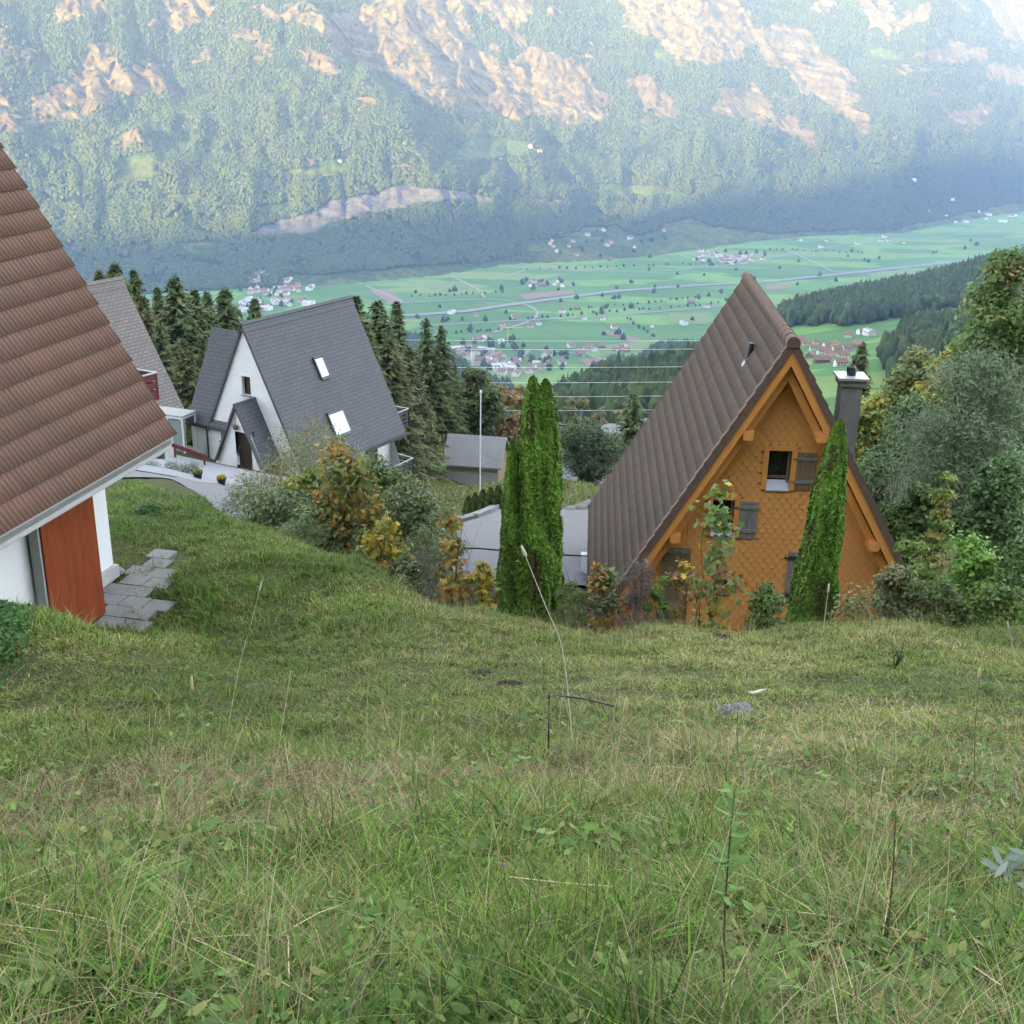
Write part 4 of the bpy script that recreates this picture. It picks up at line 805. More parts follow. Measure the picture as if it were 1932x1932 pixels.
# --- conifers: whorls of drooping boughs made of needle sprays
def spruce_geo(seed, H, R, n_wh, spr=.55, pal_=None, sparse=0.0, droop=.35, bare=.06):
    g = np.random.default_rng(seed); P = []; A = []; N = []; S = []; Cc = []; b = MB(); b.tube([(0, 0, -1), (0, 0, H*.5), (0, 0, H*.98)], [H*.016, H*.01, .02], 6)
    for w in range(n_wh):
        t = bare + (1-bare)*(w+g.random()*.6)/n_wh; z = t*H; L = R*((1-t)**.8)*g.uniform(.75, 1.12)+.15; nb = g.integers(5, 8); a0 = g.random()*6.28
        for q in range(nb):
            if g.random() < sparse: continue
            a = a0 + q*6.28/nb + g.normal(0, .2); Lb = L*g.uniform(.6, 1.15); m_ = max(3, int(Lb/(spr*.35)))
            s = np.linspace(.12, 1, m_); up_ = .25*(t-.3); dr = droop*(1-.6*t)
            px_ = cos(a)*Lb*s; py_ = sin(a)*Lb*s; pz_ = z + Lb*(up_*s - dr*s**1.7 + .12*s**4)
            b.tube([(0, 0, z), (px_[m_//2], py_[m_//2], pz_[m_//2])], [.05, .015], 3, cap=False) if Lb > 1.5 and w % 2 == 0 else None
            sd = np.array([-sin(a), cos(a), 0]); ct = np.array([cos(a), sin(a), 0]); base = np.array([.030, .048, .022]) if pal_ is None else pal(g, 1, pal_)[0]
            for side in (-1, 0, 1):
                k = m_; off_ = (1.05-s)*.45*Lb*side*.8
                p = np.stack([px_, py_, pz_], -1) + sd[None]*off_[:, None]*.8 + g.normal(0, .06, (k, 3)); p[:, 2] -= np.abs(off_)*.25
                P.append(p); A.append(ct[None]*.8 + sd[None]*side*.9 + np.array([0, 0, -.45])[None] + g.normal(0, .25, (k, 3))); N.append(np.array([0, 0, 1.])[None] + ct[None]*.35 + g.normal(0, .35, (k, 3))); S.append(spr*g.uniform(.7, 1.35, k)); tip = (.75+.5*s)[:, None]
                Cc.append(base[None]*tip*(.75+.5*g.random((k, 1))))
    V, F, k = leaf_geo(g, np.concatenate(P), np.concatenate(N), np.concatenate(S), 'spray', np.concatenate(A)); return V, F, np.repeat(np.concatenate(Cc), k, 0), b
_sp_cache = {}
def spruce(label, px, py, d, hmul=1.0, var=0, name='spruce_tree', group='tall spruces around the white house', wid=.21, pal_=None, sparse=0.0, cat='spruce'):
    B, H = base_of(px, py, d); H = max(H, 4); key = (var,)
    if key not in _sp_cache:
        V, F, C, b = spruce_geo(50+var, 18.0, 18*wid*1.6, 58, .95, pal_, sparse); t = thing(name, label, cat, B, 0, group)
        np_mesh('crown', V, F, M['needle'], t, C); b.build('trunk', M['bark'], t); _sp_cache[key] = t
    else:
        t = copy_tree(_sp_cache[key]); t.location = B; t['label'] = label; t['group'] = group
    s = H/18.0; t.scale = (s*hmul, s*hmul, s); t.rotation_euler = (0, 0, px*.7+d); return t
SPG = [((.085, .115, .042), 3), ((.11, .132, .048), 2), ((.07, .098, .046), 2)]; SPB = [((.115, .112, .045), 2), ((.085, .10, .04), 2)]
for i, (px, py, d, hm, var, lb) in enumerate([
 (216, 498, 92, 1.0, 0, 'tall dark spruce rising behind the ridge of the weathered grey brown roof'), (252, 512, 97, .85, 1, 'narrow spruce just right of the weathered grey brown roof'), (186, 512, 96, .8, 2, 'spruce whose tip just shows above the brown tiled roof edge'),
 (328, 524, 108, 1.15, 2, 'broad pale green spruce in the middle of the left wood'), (366, 548, 112, 1.0, 0, 'spruce right of the broad pale green one in the left wood'), (296, 545, 112, .8, 1, 'thin bluish spruce in the gap of the left wood'), (390, 552, 118, .8, 2, 'slim spruce at the right end of the left wood behind the wing roof'),
 (424, 546, 116, 1.1, 0, 'dark pointed spruce standing just left of the slate ridge'), (480, 566, 122, .9, 1, 'small spruce tip peeping over the slate ridge'), (345, 640, 84, 1.0, 3, 'brownish thinning spruce in front of the left wood'), (300, 610, 86, .95, 2, 'low green spruce below the weathered grey brown roof verge'), (384, 640, 92, .8, 0, 'short spruce close behind the slate wing roof'), (270, 560, 90, .9, 3, 'olive green spruce leaning out beside the weathered roof'),
 (672, 560, 104, 1.0, 0, 'spruce immediately behind the right end of the slate ridge'), (712, 570, 108, 1.1, 2, 'tall spruce with forked looking tip right of the slate roof'), (748, 572, 116, .9, 1, 'thin spired spruce right of the white house'), (735, 640, 104, 1.1, 3, 'olive spruce in front of the tall ones right of the slate roof'), (772, 655, 112, 1.0, 3, 'wide brown tinged spruce above the upper balcony'), (700, 640, 101, 1.0, 0, 'dark spruce touching the right slope of the slate roof'),
 (805, 603, 130, .8, 4, 'left one of the two open branched spruces standing apart'), (832, 616, 132, .85, 4, 'right one of the two open branched spruces standing apart'), (858, 690, 136, .9, 1, 'shorter spruce at the foot of the two open branched ones')]):
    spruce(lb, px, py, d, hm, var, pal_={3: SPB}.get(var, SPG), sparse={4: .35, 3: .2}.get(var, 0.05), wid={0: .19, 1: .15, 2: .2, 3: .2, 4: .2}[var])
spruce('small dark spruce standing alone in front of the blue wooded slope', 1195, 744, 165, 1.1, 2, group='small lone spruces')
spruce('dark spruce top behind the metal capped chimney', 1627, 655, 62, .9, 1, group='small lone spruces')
AUT = [((.13, .11, .03), 2), ((.09, .10, .03), 2), ((.16, .10, .028), 1)]; BRN = [((.15, .095, .04), 3), ((.12, .10, .04), 2), ((.18, .11, .05), 1)]
DGR = [((.048, .066, .022), 3), ((.06, .078, .028), 2), ((.075, .082, .03), 1)]
broadleaf('broadleaf_tree', 'large round dark green tree behind the barn roof', 'tree', 893, 688, 140, 105, 15000, .55, DGR, 'diamond', .08, 'round', 24, 1)
broadleaf('broadleaf_tree', 'wide russet brown tree right of the round green one behind the barn', 'tree', 945, 722, 146, 80, 10000, .55, BRN, 'diamond', .06, 'round', 20, 2)
broadleaf('broadleaf_tree', 'olive topped tree between the two spruces and the round green tree', 'tree', 908, 690, 150, 60, 6000, .55, [((.11, .10, .035), 1), ((.075, .085, .03), 1)], 'diamond', .1, 'round', 14, 3)
broadleaf('broadleaf_tree', 'bright yellow green bushy tree left of the barn', 'tree', 806, 765, 116, 62, 7000, .4, [((.085, .10, .03), 2), ((.11, .115, .035), 1)], 'diamond', .04, 'pear', 16, 4)
broadleaf('broadleaf_tree', 'yellowing tree showing above the tall columnar cedar on the left', 'tree', 985, 712, 200, 70, 7000, .7, AUT, 'diamond', .1, 'round', 16, 5)
broadleaf('broadleaf_tree', 'yellowing tree showing above the tall columnar cedar on the right', 'tree', 1035, 712, 204, 60, 6000, .7, [((.12, .11, .035), 1), ((.07, .085, .03), 1)], 'diamond', .1, 'round', 16, 6)
for i, (px, py, d, w, lb) in enumerate(((1075, 745, 190, 42, 'thin orange brown tree with a bare trunk right of the tall cedar'), (1100, 742, 200, 46, 'rusty autumn tree in front of the blue wooded slope'), (1135, 755, 210, 40, 'pale autumn tree left of the lone dark spruce'), (1165, 765, 215, 40, 'small autumn tree just left of the lone dark spruce'))):
    broadleaf('broadleaf_tree', lb, 'tree', px, py, d, w, 2600, .6, [((.15, .10, .04), 1), ((.09, .095, .04), 2), ((.06, .08, .035), 2)], 'diamond', .35, 'round', 12, 10+i, group='thin autumn trees below the meadow', bark='pale_bark')
for i, (px, py, d, w, lb) in enumerate(((1000, 780, 175, 120, 'dim green tree mass behind the tall cedar pair'), (1090, 800, 170, 110, 'dim bluish green tree above the pine'), (1210, 790, 240, 90, 'grey green tree behind the pale roofed house'), (1010, 840, 150, 90, 'low leafy tree between the barn and the pine'))):
    broadleaf('broadleaf_tree', lb, 'tree', px, py, d, w, 6000, .6, DGR, 'diamond', .03, 'round', 16, 20+i)
# pine beside the orange house
g = np.random.default_rng(77); B, H = base_of(1115, 797, 84); t = thing('pine_tree', 'dark spreading pine between the tall cedar pair and the brown roof', 'pine', B); lp = make_lumps(g, H, 128*84/FPX, .12*H, 26, 'round')
V, F, C = crown_mesh(g, lp, 16000, .26, 'spray', [((.036, .056, .026), 3), ((.05, .068, .03), 2)], .5, .3, .35); np_mesh('crown', V, F, M['needle'], t, C); limb_mesh(g, H, .16, lp, .1*H, 'trunk', M['pale_bark'], t, 22)
# --- columnar cedars
def column_tree(label, px, py, d, wpx, n, seed, tips=((0, 0, 1.0),), prof=(.58, 1.55), sink=0.15, pal_=None, name='columnar_cedar', cat='cedar', group=None, spr=.095, lean=0):
    g = np.random.default_rng(seed); B, H = base_of(px, py, d); W = wpx*d/FPX; t_ = thing(name, label, cat, B, 0, group); PP = []; NN = []; CC = []
    for (ox, oy, hh) in tips:
        m = int(n*hh/sum(q[2] for q in tips)); z = g.random(m)**.92; th_ = g.random(m)*6.283
        R_ = W/2*np.minimum(1, (1-z)**prof[0]*prof[1])*(.86+.14*np.minimum(1, z*8)); R_ = R_*(1 if len(tips) == 1 else .8)
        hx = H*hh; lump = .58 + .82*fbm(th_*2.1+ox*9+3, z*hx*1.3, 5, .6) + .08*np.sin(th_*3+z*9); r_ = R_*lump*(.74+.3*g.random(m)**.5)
        x = ox*W + r_*np.cos(th_) + lean*z; y = oy*W + r_*np.sin(th_); zz = -sink + z*(hx+sink)
        PP.append(np.stack([x, y, zz], -1)); NN.append(np.stack([np.cos(th_), np.sin(th_), .35+0*th_], -1) + g.normal(0, .4, (m, 3)))
        brown = (fbm(th_*1.4+ox*5, z*hx*1.1+7, 3) > .67)[:, None]; c = pal(g, m, pal_ or [((.085, .165, .018), 3), ((.125, .22, .027), 2), ((.05, .11, .015), 2)])*np.clip(1.5*lump[:, None]-.48, .35, 1.6)*(.8+.4*g.random((m, 1)))  # lump tips tinted brighter, hollows darker: crevice shade put into the colour
        CC.append(np.where(brown & (g.random((m, 1)) < .55), np.array([.085, .06, .025]), c))
    P = np.concatenate(PP); N_ = np.concatenate(NN); A_ = np.tile(np.array([0, 0, .9]), (len(P), 1)) + N_*.5 + g.normal(0, .55, (len(P), 3))
    V, F, k = leaf_geo(g, P, N_, spr*g.uniform(.6, 1.3, len(P)), 'diamond', A_); np_mesh('crown', V, F, M['needle'], t_, np.repeat(np.concatenate(CC), k, 0))
    b = MB()
    for (ox, oy, hh) in tips: b.tube([(ox*W*.4, oy*W*.4, -.3), (ox*W, oy*W, H*hh*.5), (ox*W, oy*W, H*hh*.92)], [.09, .06, .015], 6)
    b.build('trunk', M['bark'], t_); return t_
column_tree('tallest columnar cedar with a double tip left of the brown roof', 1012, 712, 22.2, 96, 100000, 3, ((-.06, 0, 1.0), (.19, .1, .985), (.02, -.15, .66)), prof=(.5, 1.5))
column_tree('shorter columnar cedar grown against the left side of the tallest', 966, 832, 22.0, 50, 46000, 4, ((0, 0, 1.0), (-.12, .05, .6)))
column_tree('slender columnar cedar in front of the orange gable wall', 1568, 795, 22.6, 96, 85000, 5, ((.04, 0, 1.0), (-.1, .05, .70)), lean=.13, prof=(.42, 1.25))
for i, (px, py, lb) in enumerate(((884, 938, 'leftmost small cone of the young cedar hedge'), (897, 932, 'second small cone of the young cedar hedge from the flagpole'), (911, 926, 'middle small cone of the young cedar hedge'), (926, 922, 'fourth cone of the young cedar hedge towards the tall cedar'), (940, 918, 'last cone of the young cedar hedge touching the tall cedar'))):
    column_tree(lb, px, py, 44+i*.4, 22, 3000, 40+i, group='young cedar hedge by the driveway', name='young_cedar', spr=.16, pal_=[((.04, .075, .016), 2), ((.07, .085, .02), 1)])
# --- shrubs along the crest, left of the cedars
PALE = [((.105, .115, .055), 3), ((.13, .13, .06), 2), ((.085, .10, .04), 2), ((.15, .12, .05), 1)]; GRG = [((.08, .10, .042), 3), ((.105, .12, .052), 2), ((.06, .082, .034), 2)]
ORG = [((.18, .10, .022), 3), ((.17, .125, .024), 3), ((.11, .065, .024), 1), ((.085, .095, .025), 3)]; YEL = [((.20, .145, .018), 3), ((.14, .125, .02), 2), ((.085, .095, .024), 3)]; FRESH = [((.07, .12, .02), 3), ((.09, .14, .025), 2), ((.05, .09, .02), 2)]
for a in [
 ('shrub', 'tall airy pale willow shrub in front of the white porch', 590, 785, 33, 200, 13000, .12, PALE, 'lance', .22, 'round', 20, 101, 5, .12),
 ('shrub', 'low sprawling pale shrub beside the road in front of the flower pots', 480, 893, 31, 180, 12000, .11, PALE, 'lance', .05, 'round', 18, 102, 5, .25),
 ('shrub', 'dense grey green shrub at the crest below the pale willow', 530, 925, 28, 200, 11000, .11, GRG, 'oval', .02, 'round', 20, 103, 5, .3),
 ('shrub', 'leafy mid green shrub behind the orange leaved maple', 700, 858, 31, 175, 11000, .13, [((.075, .105, .03), 2), ((.06, .085, .028), 2)], 'oval', .05, 'round', 20, 104, 4, .3),
 ('maple_shrub', 'orange and russet maple shrub at the middle of the crest', 640, 836, 27, 128, 2600, .15, ORG + GRG, 'maple', .12, 'round', 18, 105, 3, .25),
 ('shrub', 'green yellow tinged shrub between willow and orange maple', 580, 862, 29, 110, 5200, .13, [((.07, .11, .025), 3), ((.16, .15, .03), 1)], 'oval', .1, 'round', 14, 106, 3, .25),
 ('shrub', 'broad dull green shrub right of the orange maple', 780, 905, 29, 165, 10000, .12, GRG, 'oval', .03, 'round', 20, 107, 5, .3),
 ('maple_shrub', 'small yellow maple seedling below the orange maple', 722, 985, 23.2, 84, 420, .15, YEL, 'maple', .15, 'round', 9, 108, 2, .3),
 ('shrub', 'feathery olive shrub in front of the hedge cones', 835, 945, 27, 100, 4200, .11, GRG, 'lance', .05, 'round', 14, 109, 4, .3),
 ('shrub', 'bare grey purple twiggy shrub left of the orange sapling', 800, 1030, 23, 92, 3000, .06, DRY, 'lance', .02, 'round', 14, 110, 8, .3),
 ('maple_sapling', 'slim bright orange sapling left of the cedar pair', 853, 958, 21.6, 84, 520, .13, ORG, 'maple', .18, 'spire', 11, 111, 1, .4),
 ('maple_shrub', 'small yellow leaved shrub at the foot of the cedar pair', 905, 1062, 20.6, 56, 240, .14, YEL, 'maple', .2, 'round', 7, 112, 2, .3),
 ('shrub', 'brown dry leaved shrub at the left foot of the cedar pair', 915, 1085, 20.9, 62, 2400, .07, [((.10, .07, .035), 2), ((.07, .06, .03), 2)], 'lance', .0, 'round', 10, 113, 6, .3),
 ('shrub', 'low dark green shrub under the small yellow maple seedling', 762, 1052, 22.6, 96, 2800, .09, GRG, 'oval', .0, 'round', 12, 114, 4, .3),
 ('shrub', 'short scrubby green bush at the left end of the crest', 560, 985, 25.4, 120, 3600, .08, GRG, 'lance', .0, 'round', 14, 115, 5, .3),
 ('shrub', 'soft green bush right of the cedar pair', 1080, 1098, 20.6, 78, 3800, .08, [((.07, .10, .03), 2), ((.10, .115, .035), 1)], 'lance', .0, 'round', 12, 116, 4, .3),
 ('shrub', 'large leaved green bush in front of the brown roof eave', 1140, 1055, 20.9, 72, 1000, .12, GRG + ORG[:1], 'oval', .05, 'round', 10, 117, 3, .3),
 ('shrub', 'dead looking grey bush at the corner of the orange gable', 1207, 1056, 20.8, 84, 11000, .06, DRY, 'lance', .0, 'pear', 12, 118, 8, .3),
 ('shrub', 'rounded green juniper bush right of the dead grey one', 1246, 1082, 20.6, 56, 4200, .07, FRESH, 'spray', .0, 'round', 9, 119, 3, .5),
 ('maple_sapling', 'lanky maple sapling with green and yellow leaves before the gable', 1358, 905, 21.2, 120, 520, .16, [((.065, .105, .03), 4), ((.09, .13, .035), 2), ((.18, .14, .02), 2), ((.10, .06, .024), 1)], 'maple', .12, 'pear', 14, 120, 3, .5),
 ('shrub', 'brown withered shrub beside the lanky maple sapling', 1287, 1052, 20.8, 52, 700, .11, [((.17, .10, .04), 2), ((.12, .08, .04), 2), ((.3, .2, .02), .6)], 'maple', .0, 'round', 9, 121, 3, .3),
 ('shrub', 'low spreading juniper left of the slender cedar', 1452, 1106, 20.6, 100, 6500, .09, [((.05, .085, .022), 2), ((.085, .115, .03), 1)], 'spray', .0, 'round', 12, 122, 3, .5),
 ('shrub', 'sparse pale leaved shrub right of the slender cedar', 1625, 1105, 20.8, 82, 420, .10, [((.11, .13, .06), 2), ((.08, .10, .04), 1)], 'oval', .0, 'round', 10, 123, 4, .4),
 ('shrub', 'mixed grey green shrub at the right corner of the gable', 1700, 1058, 21.5, 110, 4200, .10, [((.085, .10, .045), 2), ((.12, .11, .05), 1), ((.06, .09, .03), 1)], 'oval', .0, 'round', 13, 124, 4, .4),
 ('shrub', 'leafy green shrub filling the thicket behind the orange and yellow maples', 668, 905, 29.5, 170, 8000, .12, [((.075, .10, .032), 2), ((.095, .12, .04), 2), ((.06, .08, .03), 1)], 'oval', .0, 'round', 20, 126, 5, .3),
 ('shrub', 'olive green shrub between the yellow maple seedling and the orange sapling', 800, 985, 25.5, 120, 5200, .11, [((.09, .105, .045), 2), ((.07, .09, .035), 2)], 'lance', .0, 'round', 16, 127, 5, .3),
 ('shrub', 'mid green shrub in front of the grey green thicket left of the orange maple', 590, 955, 26.5, 120, 5200, .11, [((.08, .11, .035), 2), ((.10, .125, .045), 1)], 'oval', .0, 'round', 16, 128, 5, .3),
 ('shrub', 'dark green fern like bush on the lawn by the patio', 282, 955, 24.5, 66, 3200, .10, [((.035, .075, .02), 2), ((.05, .095, .025), 1)], 'lance', .0, 'round', 10, 125, 4, .5)]:
    nm, lb, px, py, d, w, n, size, p_, shp, zc, prof, nl, sd, st, up = a
    broadleaf(nm, lb, 'shrub' if 'sapling' not in nm else 'sapling', px, py, d, w, n, size, p_, shp, zc, prof, nl, sd, None, st, r0=.022 if st > 1 else .02, up=up, shell=.3, spread=.4, bark='pale_bark' if 'bare' in lb or 'dead' in lb else 'bark')
# --- trees on the right
WIL = [((.075, .095, .055), 3), ((.095, .115, .07), 2), ((.055, .078, .04), 2)]; MG = [((.05, .075, .022), 3), ((.065, .095, .03), 2), ((.085, .10, .035), 1)]
for a in [
 ('tall leafy tree at the right edge with its top highest of all', 1925, 440, 36, 190, 17000, .15, MG + [((.12, .08, .035), .5)], 'oval', .1, 'round', 26, 201),
 ('grey green willow filling the right edge below the tallest tree', 1860, 640, 33, 250, 22000, .15, WIL, 'lance', .1, 'round', 30, 202),
 ('olive brown round topped tree right of the chimney', 1742, 640, 46, 150, 12000, .19, [((.075, .08, .03), 2), ((.10, .085, .04), 1), ((.06, .075, .028), 2)], 'oval', .1, 'round', 22, 203),
 ('tree with golden yellow autumn leaves between the olive tree and willow', 1812, 615, 44, 120, 9000, .19, [((.17, .13, .028), 2), ((.12, .12, .035), 2), ((.09, .10, .03), 1)], 'oval', .15, 'round', 18, 204),
 ('yellow leaved tree just right of the chimney shaft', 1648, 728, 45, 105, 8500, .18, [((.16, .13, .028), 2), ((.12, .13, .035), 3), ((.08, .10, .03), 2)], 'oval', .05, 'round', 18, 205),
 ('dark green tree under the olive brown crown', 1735, 730, 42, 140, 10000, .16, [((.035, .06, .022), 2), ((.05, .075, .028), 2)], 'oval', .05, 'round', 20, 206),
 ('grey green willow in the middle of the right wood', 1790, 760, 37, 170, 14000, .14, WIL, 'lance', .1, 'round', 24, 207),
 ('deep green tree behind the bare trunk', 1660, 860, 40, 150, 9000, .14, [((.04, .062, .024), 2), ((.055, .075, .03), 2)], 'oval', .02, 'round', 18, 208),
 ('slim yellow green young tree right of the orange gable', 1790, 872, 26.5, 92, 4200, .10, [((.11, .13, .03), 2), ((.08, .11, .03), 2), ((.15, .11, .035), 1)], 'oval', .06, 'spire', 18, 209),
 ('dark green tree at the right edge under the willow', 1900, 850, 29, 160, 10000, .13, [((.04, .068, .024), 2), ((.055, .085, .03), 2)], 'oval', .05, 'round', 20, 210),
 ('bushy green tree filling the gap behind the slim young tree', 1740, 905, 31, 130, 8000, .12, MG, 'oval', .02, 'round', 18, 211)]:
    lb, px, py, d, w, n, size, p_, shp, zc, prof, nl, sd = a
    broadleaf('broadleaf_tree', lb, 'tree', px, py, d, w, int(n*2.3), size*1.1, [((1.3*c_[0], 1.38*c_[1], 1.3*c_[2]), w_) for c_, w_ in p_], shp, zc, prof, int(nl*1.7), sd, r0=.13 if d > 30 else .05, lr=1.2, shell=.3)
for a in [
 ('leafy hazel bush at the right corner of the orange house', 1735, 1010, 23.5, 130, 3800, .12, [((.07, .105, .025), 2), ((.10, .14, .03), 2), ((.15, .13, .035), .6)], 'oval', 221),
 ('bright green raspberry like bush at the right crest', 1850, 1000, 23, 150, 4800, .12, [((.085, .155, .028), 2), ((.12, .20, .036), 2)], 'oval', 222),
 ('dark leafy bush at the far right crest', 1925, 1015, 22.5, 120, 4200, .11, [((.045, .085, .022), 2), ((.07, .11, .03), 1)], 'oval', 223),
 ('pale withered bush among the green ones at the right crest', 1795, 1020, 24.5, 100, 2600, .09, [((.16, .14, .07), 2), ((.10, .105, .05), 1)], 'lance', 224),
 ('low bramble bush at the foot of the slim young tree', 1790, 1095, 21.2, 120, 3200, .10, MG, 'oval', 225),
 ('low nettle bush below the dark leafy bush', 1890, 1100, 20.8, 130, 3600, .09, FRESH + MG, 'oval', 226)]:
    lb, px, py, d, w, n, size, p_, shp, sd = a
    broadleaf('shrub', lb, 'shrub', px, py, d, w, n, size, p_, shp, .0, 'round', 16, sd, stems=4, r0=.02, shell=.3, spread=.4)
g = np.random.default_rng(9); B, H = base_of(1694, 850, 33); t = thing('bare_tree', 'thin leafless pale trunked tree in front of the right wood', 'tree', B); lp = make_lumps(g, H, 2.2, .55*H, 16, 'round'); limb_mesh(g, H, .055, lp, .5*H, 'trunk', M['pale_bark'], t, 16, wob=.01)
V, F, C = crown_mesh(g, lp, 900, .05, 'lance', DRY); np_mesh('dry_leaves', V, F, M['leaf'], t, C)
# ================================================================== VALLEY: roads, fields, houses, crane, church, wires
def vplane(px, py, h=0.0):
    R = rays(px, py); return R*((VALLEY+h)/R[..., 2:3])
M['motorway'] = mat('motorway', (0.17, 0.17, 0.172), 0.95, 0.1, noise=[(.05, .3, (0.3, 0.3, 0.3))])
M['track'] = mat('track', (0.22, 0.215, 0.20), 0.95, 0.1)
M['ploughed'] = mat('ploughed', (0.20, 0.13, 0.105), 0.95, 0.1, noise=[(.03, .4, (0.16, 0.12, 0.09))])
M['mown'] = mat('mown', (0.13, 0.17, 0.065), 0.95, 0.1, noise=[(.03, .4, (0.10, 0.16, 0.05))])
def ribbon(name, line, wm, m, h=1.0):
    line = np.array(line, float); t = np.r_[0, np.cumsum(np.hypot(*np.diff(line, axis=0).T))]; u = np.linspace(0, t[-1], 60)
    P = vplane(np.interp(u, t, line[:, 0]), np.interp(u, t, line[:, 1])); d = np.gradient(P, axis=0); n = unit(np.stack([-d[:, 1], d[:, 0], 0*d[:, 0]], -1))
    A, B = P + n*wm/2, P - n*wm/2; V = np.concatenate([A, B]); V[:, 2] = np.maximum(ground(V[:, 0], V[:, 1]), VALLEY) + h; i = np.arange(59)
    return tag(np_mesh(name, V, np.stack([i, i+1, 61+i, 60+i], -1), m), kind='structure')
ribbon('motorway', [(740, 598), (880, 588), (960, 576), (1060, 563), (1160, 550), (1300, 540), (1450, 532), (1600, 516), (1750, 500), (1932, 482)], 24, M['motorway'], 1.6)
for l in ([(930, 628), (985, 612), (1010, 600), (1016, 590), (1000, 578), (960, 568), (920, 565), (850, 567), (700, 575)], [(760, 615), (860, 612), (960, 606), (1100, 600), (1250, 588), (1380, 575), (1440, 568)], [(960, 520), (1000, 508), (1100, 512), (1250, 512), (1400, 498), (1500, 478), (1600, 460), (1700, 455), (1932, 430)], [(1480, 470), (1520, 488), (1570, 512), (1700, 520)], [(690, 540), (720, 552), (760, 570)], [(850, 520), (900, 545), (915, 562)], [(960, 695), (1000, 660), (1100, 668), (1180, 690)]):
    ribbon('road', l, 8, M['track'], 1.2)
def field(name, q, m):
    P = vplane(np.array(q, float)[:, 0], np.array(q, float)[:, 1]); n = 10; s = np.linspace(0, 1, n); U, Vv = np.meshgrid(s, s); G = (P[0]*((1-U)*(1-Vv))[..., None] + P[1]*(U*(1-Vv))[..., None] + P[2]*(U*Vv)[..., None] + P[3]*((1-U)*Vv)[..., None])
    G[..., 2] = np.maximum(ground(G[..., 0], G[..., 1]), VALLEY) + .7; I = np.arange(n*n).reshape(n, n); F = np.stack([I[:-1, :-1], I[:-1, 1:], I[1:, 1:], I[1:, :-1]], -1).reshape(-1, 4)
    return tag(np_mesh(name, G.reshape(-1, 3), F, m), kind='structure')
for q in ([(695, 548), (730, 545), (765, 570), (735, 572)], [(1128, 625), (1150, 624), (1215, 642), (1195, 646)], [(1440, 541), (1490, 536), (1492, 543), (1450, 548)], [(1090, 678), (1165, 676), (1170, 690), (1110, 692)], [(980, 556), (1080, 546), (1085, 554), (990, 566)]):
    field('ploughed_field', q, M['ploughed'])
for q in ([(1262, 592), (1345, 590), (1335, 612), (1262, 610)], [(800, 535), (880, 530), (885, 545), (815, 548)], [(1120, 655), (1240, 640), (1260, 655), (1140, 672)]):
    field('meadow_field', q, M['mown'])
M['hwall'] = mat('house_wall', (0.62, 0.60, 0.56), 0.9, 0.2); M['hcream'] = mat('cream_wall', (0.55, 0.46, 0.32), 0.9, 0.2); M['hwood'] = mat('timber_wall', (0.20, 0.13, 0.09), 0.9, 0.2)
M['hroof'] = mat('red_roof', (0.21, 0.115, 0.085), 0.9, 0.2); M['hroof2'] = mat('brown_roof', (0.18, 0.12, 0.10), 0.9, 0.2); M['hroof3'] = mat('grey_roof', (0.22, 0.22, 0.23), 0.9, 0.2); M['hwin'] = mat('small_window', (0.04, 0.045, 0.05), 0.3, 0.5)
def tiny_house(wall, roof, L=12, W=10, H=5.5, R=3.4):
    b = MB(); b.box((0, 0, H/2-1), (L, W, H+2)); b.prism([(-W/2, H), (W/2, H), (0, H+R)], 0, -L/2, L/2, 0)
    for sg in (-1, 1): b.prism([(0, H+R+.35), (sg*(W/2+.9), H-.55), (sg*(W/2+.9), H-.9), (0, H+R)], 0, -L/2-.8, L/2+.8, 1)
    for sg in (-1, 1):
        for x in (-3.5, 0, 3.5):
            for z in (1.6, 4.1): b.box((x, sg*(W/2+.01), z), (1.3, .08, 1.4), 2)
    return b, [M[wall], M[roof], M['hwin']]
VHM = []
for i, (w_, r_, L, W, H, R) in enumerate((('hwall', 'hroof', 12, 10, 5.5, 3.4), ('hwall', 'hroof2', 14, 11, 6.5, 3.6), ('hcream', 'hroof', 12, 10, 6, 3.2), ('hwall', 'hroof3', 18, 12, 6.5, 2), ('hwood', 'hroof2', 16, 11, 5, 3.8), ('hwall', 'hroof3', 30, 16, 7, 1.2))):
    VHM.append((w_, r_, L, W, H, R))
_vh = {}; KIND = ['white red-roofed house', 'white brown-roofed house', 'cream red-roofed house', 'white grey-roofed house', 'brown timber farmhouse', 'long white grey-roofed building']
def valley_house(px, py, var, where, group, scale=1.0, rz=None, ray_=False, label=None):
    P = raycast(px, py, 500, 6500)[0] if ray_ else vplane(np.array(px), np.array(py)).ravel()
    z = gz(P[0], P[1]); rz = random.uniform(-.5, .5) + (pi/2 if random.random() < .4 else 0) if rz is None else rz
    if var not in _vh:
        b, ms = tiny_house(*VHM[var]); o = b.build('house', ms); _vh[var] = o
    else:
        o = _vh[var].copy(); COL.objects.link(o)
    o.location = (P[0], P[1], z); o.rotation_euler = (0, 0, rz); s = scale*random.uniform(.85, 1.2); o.scale = (s, s, s)
    return tag(o, label or f'tiny {KIND[var]} {where}', 'house', group)
random.seed(11)
